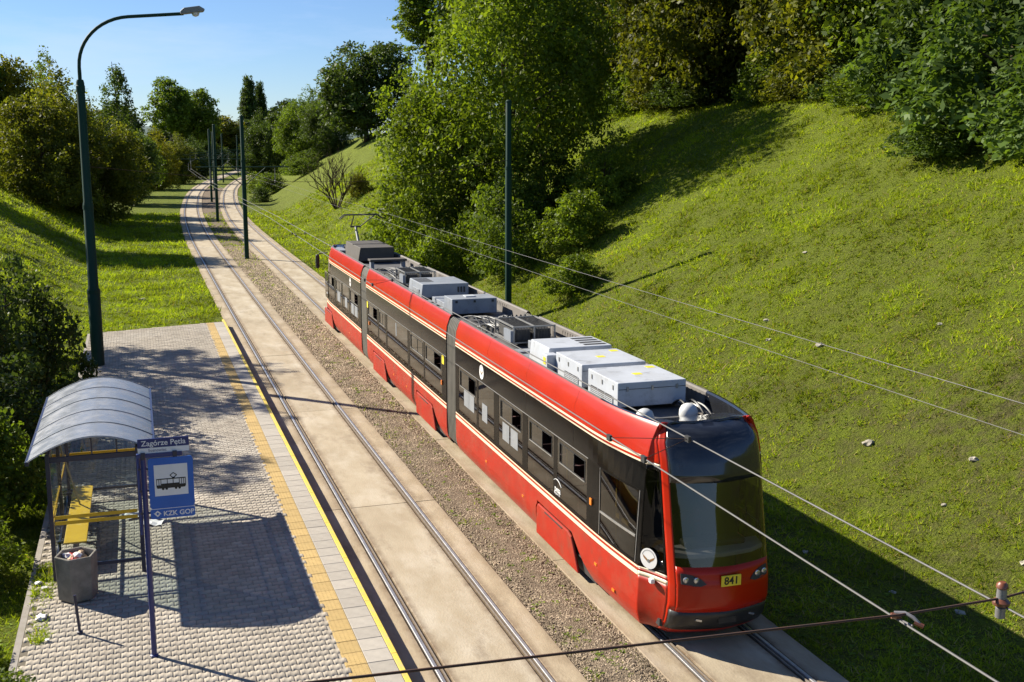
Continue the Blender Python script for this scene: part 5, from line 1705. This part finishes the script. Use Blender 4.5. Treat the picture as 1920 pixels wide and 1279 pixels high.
#     name       h   rad base shape     clumps per spread leaf
kind("maple",   12, 5.0, -1.0, "round",   1100, 30, .75, .17, seed=2, lumps=11, tr=.26, up=.5)
kind("crest_a", 13, 4.4, -2.0, "round",   1200, 30, .70, .15, seed=3, lumps=12, tr=.22, up=.3, lumpr=.46)
kind("crest_b", 14, 4.8, -1.0, "round",    1150, 30, .72, .15, seed=4, lumps=12, tr=.24, up=.3, lumpr=.44)
kind("birch",   16, 5.2, .6, "dome",    1500, 30, .62, .105, seed=5, lumps=16, tr=.17, up=.2, lumpr=.42, droop=.5, limbs=16, trunk_to=.85)
kind("willowy", 11, 4.2, .3, "dome",    1000, 30, .60, .105, seed=6, lumps=14, tr=.12, up=.2, lumpr=.42, droop=.4, limbs=14)
kind("locust",  18, 4.6, 6.0, "vase",    420, 40, .80, .15, seed=7, lumps=13, tr=.24, up=.9, flat=.28, lumpr=.34, limbs=16, trunk_to=.88)
kind("shrub",    4, 2.2, -2.2, "dome",     560, 26, .38, .085, seed=8, lumps=9, tr=.06, limbs=10, up=.35)
kind("shrub_b",  5, 2.6, -2.4, "round",    620, 26, .42, .09, seed=9, lumps=10, tr=.07, limbs=10, up=.3)
kind("bigleaf",  7, 3.6, -3.0, "dome",     420, 26, .62, .155, seed=10, lumps=12, tr=.11, up=.75, limbs=10, lumpr=.42)
kind("olive",   12, 4.8, -4.5, "dome",    1500, 30, .66, .125, seed=12, lumps=19, tr=.16, up=.25, limbs=12, lumpr=.36, body=.66, reach=.74)
kind("poplar",  30, 3.0, 1.5, "column",  620, 30, .9, .26, seed=13, lumps=14, tr=.35, up=.1, lumpr=.34, trunk_to=.9)
kind("far",     22, 6.5, 5.0, "round",   560, 26, 1.25, .33, seed=14, lumps=11, tr=.32, up=.5, lumpr=.42)
kind("airy",    10, 3.0, 3.0, "vase",    150, 34, .62, .12, seed=17, lumps=9, tr=.13, up=.7, flat=.35, lumpr=.36, limbs=14, trunk_to=.85)
kind("thin",    18, 2.4, 6.0, "column",  170, 30, .62, .15, seed=15, lumps=9, tr=.12, up=.1, droop=.9, lumpr=.34, trunk_to=.92)

# --- right embankment: the big light tree and its company
tree("birch_tree", "birch", 14.4, 57.5, 18.0, 5.6, "leaf_fresh", "tall light green leafy tree growing on the slope behind the lone pole", rz=.4)
tree("birch_tree", "willowy", 11.4, 61.5, 11.5, 4.3, "leaf_fresh", "lower light green tree leaning over the grass behind the tram's rear", rz=1.0)
tree("birch_tree", "birch", 18.5, 63.0, 16.5, 4.6, "leaf_mid", "leafy mid green tree behind the tall light green one", rz=2.2)
tree("shrub", "shrub", 9.9, 55.0, 3.6, 1.9, "leaf_fresh", "bright green shrub at the slope foot behind the tram's roof", "shrub")
tree("shrub", "shrub_b", 12.3, 50.5, 4.6, 2.1, "leaf_mid", "dense shrub under the tall light green tree, behind the lone pole", "shrub")
tree("shrub", "shrub", 14.6, 48.0, 3.2, 1.9, "leaf_fresh", "loose shrub low on the slope to the right of the lone pole", "shrub")
tree("shrub", "shrub_b", 17.6, 51.5, 4.4, 2.0, "leaf_fresh", "shrub higher on the slope beside the tall light green tree's shade", "shrub")
tree("shrub", "shrub", 12.3, 42.4, 1.9, 1.4, "leaf_fresh", "low shrub on the slope just right of the lone pole's foot", "shrub")
tree("shrub", "shrub_b", 10.6, 58.5, 5.2, 2.4, "leaf_fresh", "tall bright shrub under the lower light green tree", "shrub")
tree("shrub", "shrub", 13.4, 54.0, 4.6, 2.4, "leaf_mid", "dense shrub in front of the tall light green tree's trunk", "shrub")
tree("shrub", "shrub_b", 16.0, 56.0, 5.0, 2.3, "leaf_fresh", "shrub right of the tall light green tree's trunk", "shrub")
tree("shrub", "shrub", 9.7, 64.5, 4.0, 2.2, "leaf_fresh", "bright shrub at the slope foot behind the tram's rear end", "shrub")
# --- crest trees
crest = [(28.0, 84, 14, 5.0, "crest_b", "leaf_crest", "dark leafy tree behind the tall light green tree, left of the crest row"),
         (28.5, 73, 14, 4.6, "crest_a", "leaf_crest", "olive dark tree on the crest just right of the tall light green tree"),
         (28.2, 65.5, 15, 4.6, "crest_b", "leaf_crest", "second dark tree along the embankment crest"),
         (28.6, 60.6, 14, 4.2, "crest_a", "leaf_crest", "third dark tree along the embankment crest, before the white house"),
         (29.6, 51.4, 15, 4.5, "crest_b", "leaf_crest", "fourth dark tree along the embankment crest, before the white house"),
         (28.8, 47.2, 13, 4.5, "crest_a", "leaf_crest", "fifth dark tree along the crest, with branches sweeping down the slope"),
         (28.4, 41.8, 13, 4.8, "crest_b", "leaf_mid", "sixth tree along the crest, above the broad-leaved shrubs"),
         (28.0, 36.0, 12, 4.8, "crest_a", "leaf_dark", "nearest dark tree on the crest, at the picture's upper right corner")]
for (x, y, h, r_, k, lm, lab) in crest: tree("crest_tree", k, x, y, h, r_, lm, lab, group="trees along the embankment crest")
back = [(37, 92, 18, 6), (37, 78, 19, 6), (38.0, 62.5, 18, 5.2), (40, 50, 18, 6.0), (38, 44, 17, 6), (36.5, 36, 17, 6)]
blab = ["tall tree in the second row behind the crest, far left end", "tall tree in the second row behind the crest, second from the left", "tall tree behind the third crest tree", "tall tree behind the fourth crest tree",
        "tall tree behind the fifth crest tree", "tall tree behind the nearest crest tree at the upper right"]
for (x, y, h, r_), lab in zip(back, blab): tree("crest_tree", "crest_b", x, y, h, r_, "leaf_dark", lab, group="second row of trees behind the crest")
tree("maple_bush", "bigleaf", 23.6, 31.0, 7.4, 3.7, "leaf_maple", "broad-leaved dark green bush at the picture's right edge, on the slope", "bush")
tree("maple_bush", "bigleaf", 21.9, 26.6, 5.2, 3.0, "leaf_maple", "broad-leaved bush lowest on the slope at the right edge", "bush")
tree("maple_bush", "bigleaf", 25.2, 36.0, 6.6, 3.3, "leaf_maple", "broad-leaved bush under the sixth crest tree", "bush")
tree("shrub", "shrub_b", 22.2, 32.6, 2.4, 1.9, "leaf_maple", "low dark shrub skirting the broad-leaved bushes on the slope", "shrub")
tree("shrub", "shrub", 26.4, 42.0, 2.6, 2.2, "leaf_mid", "low shrub at the crest's edge under the fifth crest tree", "shrub")
ul = random.Random(3)
und = [(27.0, 46.0, "under the fifth crest tree"), (27.0, 49.8, "between the fifth and fourth crest trees"), (27.3, 53.4, "under the fourth crest tree"), 
       (27.0, 61.5, "between the third and second crest trees"), (26.8, 65.5, "under the second crest tree"), (26.6, 70, "between the second and first crest trees"), (26.4, 76, "under the leftmost crest trees"), (26.6, 83, "at the far left end of the crest row")]
for i, (x, y, wh) in enumerate(und):
    tree("shrub", "shrub_b" if i % 2 else "shrub", x + 1.0, y, ul.uniform(3.0, 4.6), ul.uniform(2.3, 2.9), ("leaf_dark", "leaf_crest", "leaf_mid")[i % 3], "undergrowth shrub " + wh, "shrub", "undergrowth along the crest")
for i, (x, y, wh) in enumerate([(31, 50, "behind the fourth crest tree"), (31, 64, "behind the second crest tree"), (31, 44, "behind the fifth crest tree"), (31, 71, "behind the first crest tree")]):
    tree("bush_tree", "olive", x, y, ul.uniform(5.5, 7.5), 3.9, "leaf_dark", "dense dark bush " + wh, "bush", "dark bushes behind the crest row")
# --- further along on the right
tree("locust_tree", "locust", 23.2, 108, 19.5, 5.2, "leaf_mid", "tall airy tree with layered foliage at the left of the tall light green tree")
tree("round_tree", "maple", 27.2, 160, 15.0, 6.9, "leaf_dark", "dark round-crowned tree alone on the embankment against the sky")
tree("locust_tree", "locust", 29.5, 112, 18, 5.0, "leaf_mid", "second airy tall tree half hidden behind the first")
for (x, y, h, r_, k, lm, lab) in ((21.5, 186, 11.5, 4.6, "olive", "leaf_mid", "green bush tree left of the round dark tree"), (24.6, 178, 10, 4.4, "olive", "leaf_dark", "dark bush right below the round dark tree"),
                                  (20.6, 226, 13.5, 5.0, "olive", "leaf_dark", "dark bush tree below the poplars"), (26.5, 214, 13.5, 5.2, "olive", "leaf_mid", "mid green bush tree between the poplars and the round tree"),
                                  (14.6, 166, 3.4, 3.0, "shrub", "leaf_mid", "light green bush on the far slope below the round tree"), (14.4, 178, 3.6, 3.0, "shrub_b", "leaf_fresh", "light green bush farther down the far slope"),
                                  (19.0, 166, 4.0, 3.4, "shrub_b", "leaf_mid", "dark green bush on the far slope nearest the round tree"), (10.9, 151, 2.4, 1.6, "shrub", "leaf_dark", "small dark bush at the slope foot beside the far track"),
                                  (15.0, 102.5, 2.4, 1.2, "shrub", "leaf_autumn", "small reddish shrub beside the bare shrub on the slope")):
    tree("bush", k, x, y, h, r_, lm, lab, "bush")
# --- far end
tree("poplar_tree", "poplar", 35.8, 420, 36, 3.6, "leaf_dark", "tallest slim poplar at the far end of the tracks")
tree("poplar_tree", "poplar", 40.6, 424, 34.0, 2.6, "leaf_dark", "second slim poplar right beside the tallest one")
tree("poplar_tree", "far", 47.0, 410, 24, 8, "leaf_dark", "broader dark tree right of the two poplars")
tree("far_tree", "far", 5.0, 300, 21.5, 6.5, "leaf_mid", "far round-crowned tree left of the tracks' end")
tree("far_tree", "far", 11.6, 305, 22.0, 5.8, "leaf_mid", "far round-crowned tree right of its twin, left of the tracks' end")
tree("far_tree", "far", 21.0, 352, 16.5, 7.5, "leaf_autumn", "yellowing bushy tree at the end of the tracks")
tree("far_tree", "far", 12.0, 345, 13, 7.5, "leaf_olive", "low olive tree below the twin round trees")
for i, (x, y, h, k, lab) in enumerate([(30, 380, 16, "far", "behind the yellowing tree"), (38, 362, 14, "olive", "right below the poplars"), (-8, 330, 15, "far", "left of the twin round trees"), (-22, 310, 15, "far", "at the belt's left end"),
                                (55, 400, 20, "far", "at the belt's right end"), (46, 335, 13, "olive", "right of the track's last bend"), (35, 318, 11, "olive", "beside the track's last bend"), (27.5, 352, 12, "olive", "where the tracks vanish"),
                                (15, 330, 10, "olive", "left of where the tracks vanish"), (33, 372, 13, "olive", "straight ahead behind the vanishing tracks"), (4, 336, 10, "olive", "low below the twin round trees"), (21, 366, 12, "olive", "low behind the yellowing tree")]):
    tree("far_tree", k, x, y, h, 8 if k == "far" else 6.5, ("leaf_dark", "leaf_mid")[i % 2], "far tree in the belt closing the view, " + lab, group="trees closing the far view")
# --- left embankment
left = [(-11.8, 104, 11.8, 5.0, "olive", "leaf_olive", "large olive brown bushy tree left of the street lamp"), (-7.7, 112, 11.5, 4.6, "olive", "leaf_olive", "large olive brown bushy tree behind the street lamp's post"),
        (-16.2, 122, 14.0, 5.2, "olive", "leaf_yellowish", "yellowish green tree behind the olive tree at the left edge"), (-20.5, 118, 12.5, 5.0, "maple", "leaf_mid", "green tree at the left edge behind the yellowish one"),
        (-12.0, 131, 14.5, 4.4, "olive", "leaf_mid", "tall green tree rising between the olive trees"), (-5.6, 150, 11, 4.2, "olive", "leaf_dark", "dark bush tree right of the street lamp's post"),
        (-4.6, 172, 10.5, 4.4, "olive", "leaf_mid", "green bush tree beside the track where it bends"), (-1.8, 196, 10.0, 4.6, "olive", "leaf_yellowish", "yellow green bush tree farther along the bend"),
        (2.2, 224, 9.5, 4.8, "olive", "leaf_olive", "olive bush at the bend near the far poles"), (6.5, 252, 9.0, 5.0, "olive", "leaf_dark", "dark bush at the far end of the bend")]
for (x, y, h, r_, k, lm, lab) in left: tree("bush_tree", k, x, y, h, r_, lm, lab)
tree("thin_tree", "thin", -6.4, 160, 19.0, 2.6, "leaf_dark", "slender drooping tree top rising above the olive bushes")
tree("slope_tree", "crest_a", -19.0, 92, 14.5, 4.2, "leaf_mid", "tree on the left embankment at the picture's edge, shading the slope")
# trees beside the platform whose shade dapples the paving
for (x, y, h, r_, lab) in ((-15.0, 44.0, 9.5, 3.2, "airy tree on the left embankment whose shade dapples the platform's far end"), (-15.4, 36.6, 8.8, 2.6, "airy tree on the left embankment whose shade reaches the paving behind the stop sign"),
                           (-17.0, 51.5, 11.0, 3.2, "airy tree on the left embankment beyond the street lamp")):
    tree("slope_tree", "airy", x, y, h, r_, "leaf_mid", lab, group="trees beside the platform")
# --- shrubs beside the platform
plat = [(-8.15, 33.4, 4.9, 1.9, "shrub_b", "leaf_dark", "tall dark shrub between the shelter and the street lamp"), (-8.5, 30.2, 4.0, 1.9, "shrub", "leaf_dark", "dark shrub behind the shelter's far end"),
        (-8.3, 27.4, 3.0, 1.7, "shrub_b", "leaf_dark", "dark shrub behind the middle of the shelter"), (-8.2, 24.2, 2.8, 1.5, "shrub", "leaf_mid", "shrub behind the shelter's bench"),
        (-7.75, 20.6, 1.7, 1.1, "shrub_b", "leaf_fresh", "leafy shrub at the left edge beside the shelter's near end"), (-7.55, 17.0, 1.2, .95, "shrub", "leaf_fresh", "leafy shrub at the left edge in front of the shelter"),
        (-6.75, 15.2, 1.0, .8, "shrub", "leaf_mid", "low shrub at the picture's lower left corner")]
for (x, y, h, r_, k, lm, lab) in plat: tree("shrub", k, x, y, h, r_, lm, lab, "shrub")

# --- bare shrub
def bare_shrub():
    x, y = 13.1, 103.9
    T = empty("bare_shrub", (x, y, hz(x, y) - .1), 0, (1.1, 1.1, 1.25)); tag(T, "leafless branching shrub on the far slope", "shrub")
    rr = random.Random(12)
    def grow(m, p, d, l, r_, dep):
        q = p + d * l
        m.tube([p, p.lerp(q, .5) + Vector((rr.uniform(-.06, .06), rr.uniform(-.06, .06), .02)), q], [r_, r_ * .85, r_ * .65], 5)
        if dep == 0: return
        for _ in range(3 if dep > 2 else 2):
            nd = (d + Vector((rr.uniform(-.75, .75), rr.uniform(-.75, .75), rr.uniform(-.1, .45)))).normalized()
            grow(m, p.lerp(q, rr.uniform(.6, 1)), nd, l * rr.uniform(.6, .85), r_ * .62, dep - 1)
    for k in range(7):
        m = MB(); a = 2 * PI * k / 7
        grow(m, Vector((math.cos(a) * .08, math.sin(a) * .08, 0)), Vector((math.cos(a) * .55, math.sin(a) * .5, rr.uniform(.6, 1.5))).normalized(), 1.7 * rr.uniform(.75, 1.25), .07, 4)
        m.build("branch", "bark_dead", T, fixn=False)
bare_shrub()

# --- white house glimpsed through the crest trees
def house():
    T = empty("house", (45, 82, hz(45, 82) - .1), -.5); tag(T, "white house glimpsed through the crest trees", "house")
    MB().bx(-5, 5, -4, 4, 0, 5.6).build("wall", "house_white", T)
    m = MB(); m.prism([(-4.5, 5.6), (4.5, 5.6), (0, 8.4)], lambda u, v, t: (t, u, v), -5.4, 5.4); m.build("roof", "house_roof", T)
    for z in (1.0, 3.6):
        for x in (-3.4, 0, 3.4):
            w = MB().bx(x - .6, x + .6, -4.03, -3.97, z, z + 1.3).build("window", "house_glass", T)
            MB().bx(x - .68, x + .68, -4.06, -4.0, z - .08, z).build("window_sill", "house_white", w)
house()

# ------------------------------------------------------------------ grass
def grass():
    rng = np.random.default_rng(77)
    n = 1900000
    r_ = np.exp(rng.uniform(math.log(13), math.log(130), n))
    th = rng.uniform(math.radians(-11), math.radians(50), n)
    x = CAM[0] + r_ * np.sin(th); y = CAM[1] + r_ * np.cos(th)
    # close to half of the blades stand in tufts
    k = int(n * .5) // 18 * 18
    tl = np.repeat(rng.uniform(.8, 1.7, k // 18), 18)
    for arr in (x, y):
        arr[:k] = np.repeat(arr[:k:18], 18)
    r_[:k] = np.repeat(r_[:k:18], 18)
    sp = .035 * np.clip(r_[:k] / 26, .8, 3.0) * tl
    x[:k] += rng.normal(0, 1, k) * sp; y[:k] += rng.normal(0, 1, k) * sp
    tuft = np.full(n, .8); tuft[:k] = tl * 1.15
    xl, xr = XL(y), XR(y)
    keep = (np.abs(x - xl) > 1.27) & (np.abs(x - xr) > 1.27)
    med = (x > xl) & (x < xr)
    plat = (x > -6.58) & (x < -1.0) & (y < 46.0 + 1.0 * (x + 6.5) / 5)
    edge = plat & (x < -6.15) & (vnoise(x * 2.2, y * 1.1, 41) > .62) & (y < 30)
    keep &= (~plat) | edge
    # clumping and bare ground
    cl = vnoise(x * 2.1, y * 2.1, 31) * .55 + vnoise(x * .6, y * .6, 32) * .45
    br = bare_amount(x, y)
    pr = np.clip(.55 + 1.0 * (cl - .32), .25, 1) * np.clip(1.15 - br * .75, .3, 1)
    farm = np.clip((y - 45) / 40, 0, 1)
    pr = np.where(med, np.clip(.13 + .6 * (vnoise(x * 2.6, y * 2.6, 33) > .66) * .6 + farm * .45, 0, 1), pr)
    crest = x > xr + 24
    pr = np.where(crest, pr * .4, pr)
    keep &= rng.random(n) < pr
    x, y, r_, cl, med, plat, tuft = x[keep], y[keep], r_[keep], cl[keep], med[keep], plat[keep], tuft[keep]
    n = len(x)
    z = np.where(plat, PZ, height(x, y)) - .01
    sc = np.clip(r_ / 26, .75, 4.5)
    ln = (.045 + .095 * rng.random(n) ** 1.8) * (.5 + .95 * cl) * sc ** .55 * tuft
    ln = np.where(med, ln * .7, ln)
    wd = (.010 + .010 * rng.random(n)) * sc ** .9
    a = rng.uniform(0, 2 * PI, n); lean = rng.uniform(.35, 1.45, n)
    dx, dy = np.cos(a), np.sin(a)
    b = rng.uniform(0, 2 * PI, n)
    px, py = np.cos(b) * wd, np.sin(b) * wd
    V = np.empty((n, 3, 3))
    V[:, 0] = np.stack([x - px, y - py, z], -1); V[:, 1] = np.stack([x + px, y + py, z], -1)
    V[:, 2] = np.stack([x + dx * ln * lean, y + dy * ln * lean, z + ln * (1.1 - .55 * lean)], -1)
    dry = rng.random(n) < np.clip(.03 + .22 * bare_amount(x, y), 0, 1)
    for nm, sel, mt, lab in (("grass", ~dry, "grass_blade", "green grass covering the embankments and verges"), ("dry_grass", dry, "dry_blade", "straw-coloured dry grass among the green")):
        k = int(sel.sum())
        o = link(bpy.data.objects.new(nm, np_mesh(nm, V[sel].reshape(-1, 3), np.arange(k * 3).reshape(k, 3), mt)))
        tag(o, lab, "grass", kind="stuff")
    # broad-leaved weeds in rosettes
    k = 9000
    r_ = np.exp(rng.uniform(math.log(12), math.log(70), k)); th = rng.uniform(math.radians(-11), math.radians(50), k)
    x = CAM[0] + r_ * np.sin(th); y = CAM[1] + r_ * np.cos(th)
    ok = (np.abs(x - XL(y)) > 1.35) & (np.abs(x - XR(y)) > 1.35) & ~((x > -6.3) & (x < -1) & (y < 47))
    ok &= rng.random(k) < np.where((x > XL(y)) & (x < XR(y)), .55, .25 + .9 * (vnoise(x * .5, y * .5, 51) > .5))
    x, y, r_ = x[ok], y[ok], r_[ok]; k = len(x); m_ = 9
    a = rng.uniform(0, 2 * PI, (k, m_)); l = rng.uniform(.04, .10, (k, m_)) * np.clip(r_ / 28, .85, 1.3)[:, None]; e = rng.uniform(.1, .5, (k, m_))
    w = l * .28
    cx, cy = np.cos(a), np.sin(a)
    z = height(x, y)[:, None] + .0
    z = np.where(((x > XL(y)) & (x < XR(y)))[:, None], -.03, z)
    X, Y = x[:, None], y[:, None]
    V = np.stack([np.stack([X + 0 * a, Y + 0 * a, z + 0 * a], -1), np.stack([X + cx * l * .55 - cy * w, Y + cy * l * .55 + cx * w, z + l * e * .75], -1),
                  np.stack([X + cx * l, Y + cy * l, z + l * e * .6], -1), np.stack([X + cx * l * .55 + cy * w, Y + cy * l * .55 - cx * w, z + l * e * .75], -1)], 2)
    V = V.reshape(-1, 3)
    o = link(bpy.data.objects.new("weeds", np_mesh("weeds", V, np.arange(len(V)).reshape(-1, 4), "weed_leaf")))
    tag(o, "broad-leaved weeds scattered through the grass and gravel", "weeds", kind="stuff")
grass()
